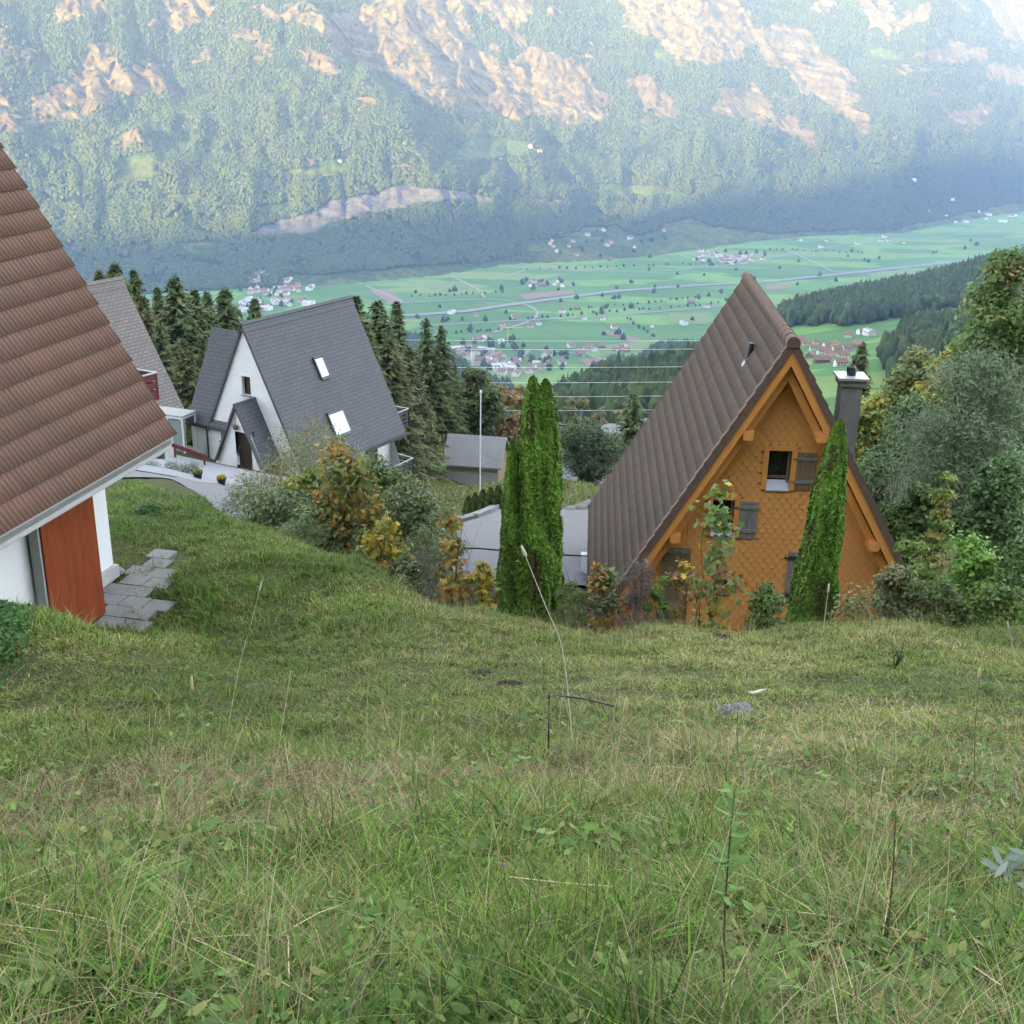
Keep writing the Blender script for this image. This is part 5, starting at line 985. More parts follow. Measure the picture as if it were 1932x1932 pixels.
CL = [  # picture polygon, count, where, group, weights, scale
 ([(460, 540), (490, 528), (560, 538), (600, 545), (520, 560), (470, 558)], 34, 'in the village at the foot of the dark mountain forest', 'village houses under the forest', (5, 4, 2, 2, 0, 0), 1.0),
 ([(440, 565), (500, 560), (560, 568), (590, 575), (520, 582), (450, 590)], 24, 'in the village seen between the spruces and slate ridge', 'houses of the village behind the slate roof', (4, 3, 2, 4, 0, 2), 1.1),
 ([(1292, 476), (1330, 470), (1350, 480), (1440, 482), (1445, 492), (1380, 502), (1310, 492)], 46, 'in the village in the middle of the green plain', 'village houses on the green plain', (6, 3, 3, 2, 0, 0), 1.0),
 ([(855, 652), (900, 648), (925, 665), (960, 672), (1040, 670), (1070, 690), (960, 712), (900, 690), (860, 672)], 62, 'in the village near the church tower', 'village houses around the church', (4, 5, 2, 3, 1, 1), .95),
 ([(885, 640), (925, 636), (955, 648), (930, 655)], 12, 'in the row above the church village', 'village houses around the church', (4, 3, 1, 2, 0, 0), .9),
 ([(985, 532), (1060, 533), (1090, 541), (1000, 545)], 13, 'in the hamlet above the motorway', 'hamlet houses above the motorway', (4, 3, 2, 1, 1, 0), 1.0),
 ([(1010, 440), (1100, 425), (1260, 435), (1240, 480), (1080, 505), (1030, 470)], 17, 'on the sunny green alluvial slope', 'farmhouses on the sunny slope', (4, 3, 3, 0, 2, 0), 1.0),
 ([(1700, 414), (1932, 402), (1932, 418), (1720, 424)], 13, 'under the far shaded forest edge', 'houses at the far forest edge', (4, 3, 1, 4, 0, 2), 1.1),
 ([(1430, 450), (1700, 440), (1800, 470), (1560, 476)], 9, 'on the far green plain', 'farmhouses on the far plain', (4, 3, 1, 1, 2, 0), 1.0),
 ([(1060, 655), (1190, 650), (1210, 660), (1080, 676)], 16, 'in the hamlet right of the church village', 'hamlet houses beyond the pale wires', (4, 4, 1, 1, 2, 0), .9),
 ([(760, 560), (1000, 600), (1080, 580), (1340, 560), (1400, 600), (1300, 640), (900, 620)], 16, 'scattered over the valley fields', 'farmhouses scattered over the fields', (4, 3, 2, 1, 3, 0), 1.0)]
for poly, n, where, grp, wts, sc in CL:
    pa = np.array(poly, float); k = 0
    while k < n:
        x, y = random.uniform(pa[:, 0].min(), pa[:, 0].max()), random.uniform(pa[:, 1].min(), pa[:, 1].max())
        if in_poly(np.array(x), np.array(y), poly):
            valley_house(x, y, random.choices(range(6), wts)[0], where, grp, sc, ray_=(grp.startswith('farmhouses on the sunny'))); k += 1
for i, (px, py, var, sc) in enumerate(((1510, 645, 0, 1), (1520, 652, 2, 1), (1535, 660, 0, 1), (1552, 668, 1, 1), (1566, 672, 0, 1), (1580, 664, 0, 1), (1575, 655, 2, 1), (1590, 676, 1, 1), (1560, 655, 1, .9), (1540, 648, 0, .9), (1598, 662, 1, .9), (1570, 682, 0, 1), (1585, 690, 0, 1), (1548, 684, 4, .9), (1528, 674, 4, .9), (1600, 636, 0, .9), (1625, 630, 1, 1), (1640, 632, 3, 1), (1620, 655, 4, 1.1), (1760, 625, 0, .9), (1775, 632, 3, .9), (1770, 622, 4, .9))):
    valley_house(px, py, var, 'on the green shoulder right of the orange gable' if px < 1700 else 'on the green clearing above the right wood', 'houses on the green shoulder' if px < 1700 else 'houses on the far clearing', sc*.62, ray_=True)
for i, (px, py, lb) in enumerate(((1000, 278, 'tiny pale alpine farmhouse on the highest meadow of the forested slope'), (640, 305, 'tiny pale farmhouse on the bright meadow above the rock scar'), (1018, 288, 'tiny white hut at the right end of the highest meadow'))):
    valley_house(px, py, 0, '', 'farms high on the mountain', 1.1, ray_=True, label=lb)
# nearer houses below the meadow
def near_house(label, px, py, d, L, W, H, R, rz, wall, roof):
    P = at(px, py, d); t = thing('chalet_house', label, 'house', (P[0], P[1], P[2]-H-R), rz); b = MB(); b.box((0, 0, H/2-2), (L, W, H+4)); b.prism([(-W/2, H), (W/2, H), (0, H+R-.1)], 0, -L/2, L/2); b.build('wall', M[wall], t)
    for sg in (-1, 1):
        o = MB().prism([(0, H+R), (sg*(W/2+1), H-R*2/W), (sg*(W/2+1), H-R*2/W-.25), (0, H+R-.3)], 0, -L/2-.9, L/2+.9).build('roof', M[roof], t); plank_uv(o)
    MB().box((L*.2, W*.15, H+R), (.9, .9, 1.6)).build('chimney', M['hwall'], t)
    for x in (-L*.3, 0, L*.3):
        w = MB().box((x, -W/2-.02, H*.6), (1.4, .12, 1.3)).build('window', M['white_paint'], t); MB().box((x, -W/2-.07, H*.6), (1.15, .06, 1.05)).build('pane', M['hwin'], w)
near_house('white chalet with a pale grey roof behind the pine and brown roof', 1180, 795, 205, 11, 8.5, 4.5, 2.6, .5, 'hwall', 'barn_roof')
near_house('grey roofed building left of the pine beyond the cedar pair', 1062, 846, 155, 11, 8, 3, 2.2, -.25, 'hwood', 'barn_roof')
# church, crane, poles, wires
P = vplane(np.array(892.), np.array(690.)).ravel(); t = thing('church', 'white church with a tall pointed tower in the village', 'church', P, .4)
MB().box((0, 0, 14), (6.5, 6.5, 30)).build('tower', M['hwall'], t); MB().add([(-3.6, -3.6, 29), (3.6, -3.6, 29), (3.6, 3.6, 29), (-3.6, 3.6, 29), (0, 0, 44)], [(0, 1, 4), (1, 2, 4), (2, 3, 4), (3, 0, 4)]).build('spire', M['hroof3'], t)
MB().box((14, 0, 5), (24, 12, 12)).build('nave', M['hcream'], t); MB().prism([(-7, 11), (7, 11), (0, 18)], 0, 2, 26.5).build('roof', M['hroof2'], t)
M['yellow'] = mat('yellow_paint', (0.6, 0.42, 0.08), 0.6, 0.3)
P = vplane(np.array(958.), np.array(655.)).ravel(); t = thing('tower_crane', 'pale yellow construction crane standing beside the village', 'crane', P, .15)
MB().box((0, 0, 20), (1.8, 1.8, 42)).build('mast', M['yellow'], t); MB().box((8, 0, 41), (44, 1.4, 1.6)).build('jib', M['yellow'], t); MB().box((-12, 0, 39.5), (4, 2, 3)).build('counterweight', M['concrete'], t)
M['wire'] = mat('wire', (0.75, 0.75, 0.74), 0.5, 0.5)
WL = ['topmost', 'second', 'third', 'fourth', 'fifth', 'lowest']
for i, (ya, yb) in enumerate(((637.5, 640.5), (654.5, 656), (690, 688.5), (719, 717), (746, 743), (772.5, 769))):
    d = 175 + i*1.5; A = at(560, ya, d); B = at(1500, yb, d); m_ = (A+B)/2 - np.array([0, 0, .12])
    pts = [tuple(A*(1-s)*(1-2*s+1e-9) if False else A*(1-s)+B*s - np.array([0, 0, .35*4*s*(1-s)])) for s in np.linspace(0, 1, 13)]
    tag(MB().tube(pts, .032, 5).build('power_line', M['wire']), f'{WL[i]} of the six pale wires strung across the valley view', 'wire', 'power lines')
def pole(label, pa, pb, d, r, m, name='pole', head=False):
    T_ = at(*pa, d); z0 = gz(T_[0], T_[1]); t = thing(name, label, 'pole', (T_[0], T_[1], z0)); H = T_[2]-z0
    MB().tube([(0, 0, -.3), (0, 0, H)], [r, r*.75], 10).build('shaft', m, t)
    MB().tube([(0, 0, H), (0, 0, H+.12)], [r*1.5, r*1.3], 10).build('pole_cap', m, t)
    if head: MB().box((.35, 0, H-.1), (.8, .16, .12)).build('lamp_head', M['dark_metal'], t)
    return t
pole('tall white flagpole without a flag in front of the barn', (907, 741), None, 66, .045, M['white_paint'], 'flagpole')
pole('thin wooden post left of the barn', (837, 823), None, 112, .07, M['grey_wood'])
pole('brown utility pole with a small lamp right of the cedar pair', (1056, 800), None, 100, .10, M['grey_wood'], 'utility_pole', True)
for i, (px, py, d, lb) in enumerate(((347, 772, 66, 'thin grey fence post left of the slate wing'), (362, 772, 64, 'thin grey fence post touching the slate wing'))):
    T_ = at(px, py+12, d); tag(MB().tube([(T_[0], T_[1], T_[2]-1.8), tuple(T_+np.array([0, 0, .5]))], .03, 6).build('fence_post', M['zinc']), lb, 'fence post')
# things around the white house
A = at(322, 838, 55.5); B = at(392, 863, 55.5); z0 = gz(A[0], A[1]); t = thing('fence_rail', 'dark red wooden rail on posts beside the lawn at the white house', 'fence', A)
MB().bar((0, 0, 0), tuple(B-A), .1, .2).build('rail', M['maroon'], t)
for q in (0.1, .9):
    p = (B-A)*q; MB().box((p[0], p[1], p[2]-.5), (.09, .09, 1.0)).build('post', M['maroon'], t)
C0 = at(322, 862, 61); zc = gz(C0[0], C0[1]); t = thing('garden_shelter', 'white framed glazed shelter at the end of the light gravel path', 'shelter', (C0[0], C0[1], zc), -.35); t.scale = (.72, .72, .85)
fr = MB()
for x in (-2.2, 0, 1.3):
    for y in (0, 1.6): fr.box((x, y, 1.1), (.11, .11, 2.3))
fr.box((-.45, 0, 2.2), (3.6, .14, .14)).box((-.45, 1.6, 2.2), (3.6, .14, .14)).box((1.3, .8, 2.2), (.14, 1.6, .14)); fr.build('frame', M['white_paint'], t)
MB().box((-.45, .8, 2.33), (3.7, 1.8, .06)).build('roof', M['concrete'], t)
M['tglass'] = mat('pale_glass', (0.28, 0.33, 0.33), 0.15, 0.6); MB().box((.65, .02, 1.05), (1.15, .03, 2.0)).build('pane', M['tglass'], t); MB().box((-1.1, .02, 1.05), (2.0, .03, 2.0)).build('pane', M['tglass'], t)
M['pot'] = mat('pot', (0.03, 0.03, 0.034), 0.6, 0.3); M['flower'] = mat('flower', (0, 0, 0), 0.6, 0.2, attr='tint', transl=.2)
def pot_tree(px, py, d, lb, i):
    P = raycast(px, py, 20, 120)[0]; t = thing('flower_pot', lb, 'flower pot', (P[0], P[1], P[2]+.02), 0, 'flower pots by the porch')
    prof = [(.2, 0), (.3, .42), (.33, .44), (.33, .5), (.28, .5), (.26, .44)]; n = 16; b = MB(); V = [(r*cos(2*pi*k/n), r*sin(2*pi*k/n), z) for r, z in prof for k in range(n)]
    b.add(V, [(a*n+k, a*n+(k+1) % n, (a+1)*n+(k+1) % n, (a+1)*n+k) for a in range(5) for k in range(n)] + [tuple(range(5*n, 6*n))]); b.build('pot', M['pot'], t, smooth=True)
    g = np.random.default_rng(i); V, F, C = crown_mesh(g, [(0, 0, .58, .3, .3, .14)], 420, .09, 'oval', [((.26, .17, .008), 4), ((.05, .09, .02), 3)], .5, .5, .2, clump=False); np_mesh('flowers', V, F, M['flower'], t, C); t.scale = (.62, .62, .62)
pot_tree(374, 906, 0, 'black flower pot with yellow flowers farther from the pale shrub', 1); pot_tree(419, 916, 0, 'black flower pot with yellow flowers half hidden by the pale shrub', 2)
P = raycast(300, 884, 20, 120)[0]; g = np.random.default_rng(4); lp = [(P[0]-2.2+i*.55+g.normal(0, .1), P[1]+.2-i*.12+g.normal(0, .15), P[2]+.15, .35, .3, .28) for i in range(8)]
V, F, C = crown_mesh(g, lp, 5200, .10, 'lance', [((.06, .085, .045), 2), ((.085, .10, .07), 2)], .3, .3, .3); tag(np_mesh('lavender_bed', V, F, M['leaf'], C=C), 'strip of low grey green lavender between kerb and light gravel', 'plant bed')
hb = thing('hanging_basket', 'small dark hanging planter above the porch door', 'planter', tuple(np.array(WA) + np.array([cos(WPSI)*.45+sin(WPSI)*-1.45, -sin(WPSI)*.45+cos(WPSI)*-1.45, -5.2])))
MB().tube([(0, 0, 0), (0, 0, .22)], [.12, .17], 12).build('basket', M['brown_wood'], hb); MB().tube([(0, 0, .22), (0, 0, .62)], .012, 5).build('hook', M['dark_metal'], hb)
wb = rays(1330, 0) ; 
P = raycast(1103, 1085, 20, 60)[0]; t = thing('meter_box', 'small white metal cabinet at the corner of the brown roof', 'cabinet', (P[0], P[1], P[2]), -.1); MB().box((0, 0, .3), (.22, .2, .7)).build('cabinet_body', M['white_paint'], t); MB().box((0, 0, .66), (.26, .24, .04)).build('lid', M['zinc'], t)
# single trees dotted over the valley fields
def valley_tree(i, px, py, sc=1.0):
    P = vplane(np.array(px), np.array(py)).ravel(); z = gz(P[0], P[1]); g = np.random.default_rng(300+i % 5)
    if i < 5:
        V, F, C = blobs(np.zeros((3, 3)) + g.normal(0, 2, (3, 3))*np.array([1, 1, 0]), np.array([9., 11, 8]), np.array([4., 4.4, 3.6]), np.array([[.035, .06, .025]]*3), i); o = np_mesh('field_tree', V, F, M['far_leaf'], C=C, smooth=True); _vh['t%d' % i] = o
    else:
        o = _vh['t%d' % (i % 5)].copy(); COL.objects.link(o)
    o.location = (P[0], P[1], z); s = random.uniform(.7, 1.3)*sc; o.scale = (s, s, s); o.rotation_euler = (0, 0, random.random()*6)
    tag(o, 'tiny dark clump of trees among the green valley fields', 'tree', 'tree clumps on the valley fields')
i = 0
for poly, n in (([(760, 545), (1000, 520), (1300, 500), (1500, 480), (1800, 440), (1900, 460), (1450, 570), (1300, 650), (900, 650), (780, 610)], 60), ([(860, 650), (960, 640), (1080, 670), (1060, 700), (920, 700)], 34), ([(1020, 440), (1290, 430), (1280, 490), (1050, 505)], 24), ([(1290, 470), (1450, 478), (1440, 505), (1300, 500)], 12), ([(980, 530), (1100, 532), (1090, 548), (990, 548)], 10), ([(450, 530), (600, 540), (590, 580), (450, 590)], 14)):
    pa = np.array(poly, float); k = 0
    while k < n:
        x, y = random.uniform(pa[:, 0].min(), pa[:, 0].max()), random.uniform(pa[:, 1].min(), pa[:, 1].max())
        if in_poly(np.array(x), np.array(y), poly): valley_tree(i, x, y); i += 1; k += 1
for a_, b_, n_ in (((960, 604), (1440, 566), 30), ((1000, 509), (1400, 496), 24), ((780, 560), (960, 552), 14), ((1180, 600), (1240, 640), 10), ((860, 628), (980, 620), 12), ((1450, 470), (1640, 478), 14), ((1080, 585), (1330, 560), 18)):
    for q in range(n_):
        f_ = (q + random.uniform(-.35, .35))/n_; valley_tree(i, a_[0] + (b_[0]-a_[0])*f_ + random.uniform(-3, 3), a_[1] + (b_[1]-a_[1])*f_ + random.uniform(-1.5, 1.5), .55); i += 1
# ================================================================== GRASS AND SMALL THINGS IN IT
M['grass'] = mat('grass_blades', (0, 0, 0), 0.65, 0.2, attr='tint', transl=0.22)
def blades(g, XY, h, w, lean, cols, curl=1.0):
    n = len(XY); Z = ground(XY[:, 0], XY[:, 1]); Z = Z + 0.14*np.clip(np.hypot(XY[:, 0], XY[:, 1])/6, .3, 1)*(fbm(XY[:, 0]*2.2, XY[:, 1]*2.2, 3)-0.5)*(np.hypot(XY[:, 0], XY[:, 1]) < 45) - .01
    a = g.random(n)*6.283; dx, dy = np.cos(a), np.sin(a); b = a + pi/2 + g.normal(0, .5, n); wx, wy = np.cos(b)*w/2, np.sin(b)*w/2; V = np.empty((n, 7, 3)); C = np.empty((n, 7, 3))
    for k, t in enumerate((0, .4, .78, 1.0)):
        l = lean*h*(t**(1+.9*curl)); zz = h*(t - .30*curl*lean*t**2.2); ww = (1-t)**.6 if t < 1 else 0
        px_, py_, pz_ = XY[:, 0]+dx*l, XY[:, 1]+dy*l, Z+zz
        if t < 1:
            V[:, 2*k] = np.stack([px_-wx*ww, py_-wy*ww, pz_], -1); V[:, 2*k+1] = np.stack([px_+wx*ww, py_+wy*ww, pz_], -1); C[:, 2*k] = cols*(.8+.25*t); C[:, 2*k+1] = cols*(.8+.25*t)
        else: V[:, 6] = np.stack([px_, py_, pz_], -1); C[:, 6] = cols*1.05
    i = (np.arange(n)*7)[:, None]; return V.reshape(-1, 3), np.concatenate([i+[0, 1, 3, 2], i+[2, 3, 5, 4]]), i+[4, 5, 6], C.reshape(-1, 3)
GP = [((.13, .20, .024), 3), ((.18, .25, .034), 3), ((.085, .14, .018), 2)]; OP = [((.20, .205, .05), 3), ((.24, .225, .07), 2), ((.15, .18, .04), 3)]; SP = [((.36, .28, .14), 3), ((.27, .20, .09), 2), ((.45, .38, .22), 2)]; BP = [((.06, .145, .015), 2), ((.09, .20, .02), 3), ((.14, .25, .03), 1)]
parts = []
def sow(n, r0, r1, az0, az1, hr, wr, lean, fs, fo, power=1.0, patch=.5, lush=None, px_ok=None, seed=0):
    g = np.random.default_rng(seed); r = np.exp(g.uniform(np.log(r0), np.log(r1), n)) if power == 1 else np.sqrt(g.uniform(r0**2, r1**2, n)); az = np.radians(g.uniform(az0, az1, n)); X, Y = r*np.sin(az), r*np.cos(az)
    qx, qy = project(np.stack([X, Y, ground(X, Y)], -1)); ok = np.ones(n, bool) if px_ok is None else px_ok(qx, qy)
    X, Y, r = X[ok], Y[ok], r[ok]; n = len(X); m1 = fbm(X/1.1+4, Y/1.1, 3); m2 = fbm(X/.45, Y/.45+8, 2); m3 = fbm(X/2.6+2, Y/2.6+7, 3)
    ps = np.clip(fs*(.25+2.2*np.clip(m1-.38, 0, 1)*2.2), 0, .95); po = np.clip(fo*(.4+1.6*np.clip(m3-.3, 0, 1)*1.6), 0, .95); u = g.random(n); straw = u < ps; ol = (~straw) & (g.random(n) < po)
    c = pal(g, n, GP); c = np.where(ol[:, None], pal(g, n, OP), c)
    if lush is not None: c = np.where((g.random(n) < lush)[:, None] & ~ol[:, None], pal(g, n, BP), c)
    c = np.where(straw[:, None], pal(g, n, SP), c)*(.38+1.1*g.random((n, 1))**1.2)*(.5+.95*m3[:, None])
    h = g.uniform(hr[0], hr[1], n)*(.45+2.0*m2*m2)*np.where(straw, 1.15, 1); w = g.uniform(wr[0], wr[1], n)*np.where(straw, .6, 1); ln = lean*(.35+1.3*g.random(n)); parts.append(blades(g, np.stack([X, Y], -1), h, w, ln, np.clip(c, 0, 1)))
fade = lambda qx, qy: np.random.default_rng(99).random(len(qx)) < np.clip((800-qx)/260, 0, 1)*np.clip((1235-qy)/70, 0, 1)
sow(92000, 1.7, 4.6, -41, 41, (.04, .15), (.006, .015), 1.3, .08, .12, lush=.75, seed=1)
sow(125000, 4.0, 8.5, -40, 40, (.03, .125), (.006, .012), 1.2, .44, .3, lush=.5, seed=2)
sow(150000, 7.5, 15, -38, 38, (.025, .085), (.009, .016), 1.1, .16, .55, seed=3, lush=.35)
sow(190000, 13, 26, -34, 34, (.035, .10), (.012, .020), 1.0, .15, .55, seed=4, lush=.35)
lawn = lambda qx, qy: (qx > -40) & ((qx > 200) | (qy > 1150)) & ~in_poly(qx, qy, [(185, 1026), (352, 1042), (355, 1062), (274, 1130), (326, 1136), (290, 1184), (180, 1186)]) & (qy > 905+.12*np.abs(qx-250)) & ~in_poly(qx, qy, [(120, 860), (245, 907), (325, 929), (420, 947), (560, 978), (620, 860)]) & fade(qx, qy)
sow(140000, 12, 36, -26, 0, (.06, .17), (.012, .02), .8, .05, .15, lush=.7, px_ok=lawn, seed=5)
sow(22000, 1.7, 5.5, -41, 41, (.07, .20), (.009, .019), 1.2, .04, .05, lush=.85, seed=9)
far = lambda qx, qy: (qx > 560) & (qx < 1120) & (qy < 965)
sow(26000, 30, 130, -12, 6, (.10, .24), (.05, .09), .7, .1, .6, power=2, px_ok=far, seed=6)
sow(13000, 2.6, 9, -38, 38, (.16, .42), (.004, .007), .6, .9, .5, seed=7)
sow(5000, 14, 23, -27, 27, (.15, .36), (.006, .009), .4, .85, .5, seed=8)
nv = 0; VV = []; QQ = []; TT = []; KK = []
for V, Q, T, C in parts: VV.append(V); QQ.append(Q+nv); TT.append(T+nv); KK.append(C); nv += len(V)
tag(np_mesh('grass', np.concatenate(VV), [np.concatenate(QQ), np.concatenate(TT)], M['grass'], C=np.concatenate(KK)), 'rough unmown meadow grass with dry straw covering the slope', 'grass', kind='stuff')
del parts, VV, QQ, TT, KK
# broad weed leaves close to the camera
g = np.random.default_rng(21); n = 12500; r = np.exp(g.uniform(np.log(1.8), np.log(9), n)); az = np.radians(g.uniform(-40, 40, n)); X, Y = r*np.sin(az), r*np.cos(az); k = fbm(X/.6, Y/.6, 3) > .47; X, Y = X[k], Y[k]; n = len(X)
P = np.stack([X, Y, ground(X, Y)+g.uniform(.05, .16, n)], -1); V, F, kk = leaf_geo(g, P, np.stack([g.normal(0, .5, n), g.normal(0, .5, n)-.2, np.ones(n)], -1), g.uniform(.03, .085, n), 'oval')
tag(np_mesh('weeds', V, F, M['leaf'], C=np.repeat(pal(g, n, [((.085, .155, .03), 3), ((.12, .20, .04), 2), ((.18, .20, .05), 1)])*(.7+.6*g.random((n, 1))), kk, 0)), 'scattered broad green weed leaves low in the grass', 'weeds', kind='stuff')
g = np.random.default_rng(22); n = 2600; qx = np.abs(g.normal(0, 30, n))-20; qy = 1172+np.abs(g.normal(0, 38, n)); P = raycast(qx, qy, 8, 20, 160); P[:, 2] += g.uniform(.05, .28, n)
V, F, kk = leaf_geo(g, P, np.stack([g.normal(0, .6, n), g.normal(0, .6, n)-.3, np.ones(n)], -1), g.uniform(.05, .1, n), 'oval'); tag(np_mesh('nettle_patch', V, F, M['leaf'], C=np.repeat(pal(g, n, [((.05, .12, .03), 2), ((.08, .16, .04), 2)])*(.7+.6*g.random((n, 1))), kk, 0)), 'patch of bright green nettles in front of the white wall', 'nettles')
# --- single dry stalks
M['straw'] = mat('straw', (0.50, 0.41, 0.24), 0.7, 0.2); M['stem_green'] = mat('stem_green', (0.13, 0.15, 0.05), 0.7, 0.2); M['stem_brown'] = mat('stem_brown', (0.11, 0.075, 0.045), 0.8, 0.2); M['plume'] = mat('plume', (0.58, 0.52, 0.42), 0.9, 0.1)
def stalk(label, pts, r=.0028, m='straw', head=None, name='dry_stalk', cat='grass stalk', group='tall stalks standing out of the grass'):
    B = raycast(*pts[0], 1.5, 60, 400)[0]; d = B[1]; P = [at(px, py, d - .10*(i/len(pts))) for i, (px, py) in enumerate(pts)]; P[0] = P[0] - np.array([0, 0, .05]); o = np.array(P[0])
    # smooth the path
    t = np.linspace(0, 1, len(P)); u = np.linspace(0, 1, 4*len(P)); Q = np.stack([np.interp(u, t, np.array(P)[:, k]) for k in range(3)], -1); Q[1:-1] = (Q[:-2]+Q[1:-1]*2+Q[2:])/4
    L_ = np.linalg.norm(np.diff(Q, axis=0), axis=1).sum()
    t_ = thing(name, label, cat, o, 0, group); MB().tube(Q-o, list(np.linspace(r, r*.55, len(Q))), 6).build('stem', M[m], t_, smooth=True)
    if head:
        hl, hr, hm = head; dirv = unit((Q[-1]-Q[-3])[None])[0]; c = Q[-1]-o; MB().tube([c-dirv*hl*.5, c-dirv*hl*.3, c, c+dirv*hl*.35, c+dirv*hl*.5], [hr*.3, hr, hr*.9, hr*.7, hr*.1], 7).build('seed_head', M[hm], t_, smooth=True)
    return t_
stalk('longest pale stalk with a white plume, arching in front of the cedar pair', [(1083, 1415), (1075, 1340), (1067, 1260), (1057, 1205), (1030, 1145), (1008, 1090), (988, 1040)], .0048, 'plume', (.10, .013, 'plume'))
stalk('straight straw stalk leaning right at the left, tip before the patio lawn', [(487, 1640), (512, 1500), (532, 1370), (549, 1265)], .003)
stalk('very thin bent stalk ending just below the patio', [(425, 1390), (450, 1260), (470, 1190), (492, 1105)], .0035, 'straw', (.10, .006, 'plume'))
stalk('yellow green stalk with a curled leaf at left', [(372, 1465), (368, 1380), (362, 1290)], .004, 'stem_green', (.12, .010, 'straw'))
stalk('tall straw stalk with a seed head near the right edge', [(1842, 1500), (1838, 1400), (1848, 1270)], .0035, 'stem_green', (.08, .010, 'straw'))
stalk('thick dry straw stalk leaning right at the lower right', [(1600, 1790), (1640, 1620), (1668, 1450)], .0034)
stalk('brown upright stalk beside the thick dry straw at lower right', [(1672, 1800), (1685, 1650), (1690, 1530)], .004, 'stem_brown')
stalk('long straw leaning far right above the clover flower', [(1215, 1545), (1270, 1480), (1322, 1420)], .003)
stalk('thin straw standing left of the black bent rod', [(890, 1400), (885, 1330), (880, 1265)], .003)
stalk('short straw leaning left beyond the grass middle', [(750, 1440), (735, 1380), (720, 1320)], .0035)
stalk('stiff straw standing right of the black bent rod', [(1155, 1500), (1165, 1420), (1180, 1330)], .0035, 'straw', (.12, .01, 'straw'))
stalk('long straw crossing the lower left corner', [(470, 1932), (500, 1700), (520, 1560)], .0024)
stalk('pale straw at the bottom left edge, bent near its tip', [(45, 1932), (65, 1780), (85, 1690)], .0026)
stalk('slanting straw at the far left above the dry grass', [(0, 1303), (25, 1275), (46, 1255)], .005)
stalk('pale straw rising at the bottom centre right', [(1085, 1910), (1130, 1760), (1150, 1660)], .0022)
stalk('slender stalk left of the white feathery seed pod', [(1395, 1440), (1390, 1380), (1392, 1340)], .004, 'stem_brown')
stalk('stalk in front of the slender cedar with a tiny pale head', [(1553, 1195), (1558, 1150), (1563, 1110)], .009, 'straw', (.18, .016, 'plume'))
stalk('lone stalk at the right crest below the bushes', [(1915, 1245), (1908, 1205), (1902, 1180)], .008, 'straw', (.15, .014, 'plume'))
# bent straw lying in the grass
for lb, pts in (('pale straw lying folded at the bottom left, its crease pointing left', [(595, 1935), (480, 1865), (366, 1812), (450, 1806), (546, 1806), (548, 1890)]), ('broken straw lying across the lower left grass', [(250, 1790), (150, 1765), (30, 1740), (10, 1700)]), ('thin straw lying level right of the middle', [(1160, 1710), (1060, 1702), (960, 1690)]), ('straw lying low across the lower right grass', [(1880, 1905), (1760, 1820), (1640, 1780), (1500, 1760)])):
    Pp = raycast(np.array(pts)[:, 0], np.array(pts)[:, 1], 1.5, 30, 400); Pp[:, 2] += .10; Pp = Pp*0.985; tag(MB().tube(Pp, .0022, 6).build('fallen_straw', M['straw']), lb, 'straw', 'straws lying in the grass')
# black bent rod
B = raycast(1035, 1432, 3, 30, 400)[0]; d = B[1]; pts = [at(1035, 1440, d), at(1035, 1380, d), at(1036, 1311, d), at(1060, 1313, d+.1), at(1100, 1318, d+.2), at(1158, 1332, d+.35)]
M['black_rod'] = mat('black_rod', (0.012, 0.012, 0.014), 0.6, 0.4, bump=(200, .4)); tag(MB().tube(pts, .007, 8).build('metal_rod', M['black_rod']), 'thin black metal rod bent at a right angle, stuck in the grass', 'metal rod')
# upright leafy weed
B = raycast(1366, 1928, 1.5, 20, 400)[0]; d = B[1]; t = thing('tall_weed', 'upright leafy green weed with a brown stem at the bottom right of centre', 'weed', B); S0 = [at(x, y, d) for x, y in ((1366, 1940), (1365, 1800), (1368, 1700), (1374, 1620), (1380, 1550), (1386, 1490))]
MB().tube(np.array(S0)-B, [.0042, .004, .0035, .003, .0024, .0014], 7).build('stem', M['stem_brown'], t, smooth=True); g = np.random.default_rng(31); P = []; N_ = []; A_ = []; S_ = []
for (yy, nn, ss) in [(1490 + 210*g.random()**1.1, 1, g.uniform(.035, .075)) for _ in range(44)]:
    c = at(np.interp(yy, [1490, 1550, 1620, 1700], [1386, 1380, 1374, 1368]), yy, d) - B
    for q in range(nn):
        a = g.random()*6.28; o = np.array([cos(a), sin(a), g.uniform(-.1, .6)]); P.append(c + o*ss*.5); A_.append(o); N_.append(np.array([-cos(a)*.4, -sin(a)*.4, 1]) + g.normal(0, .2, 3)); S_.append(ss*g.uniform(.8, 1.6))
V, F, k = leaf_geo(g, np.array(P), np.array(N_), np.array(S_), 'willow', np.array(A_)); np_mesh('leaves', V, F, M['leaf'], t, np.repeat(pal(g, len(P), [((.09, .19, .035), 2), ((.13, .24, .05), 2)]), k, 0))
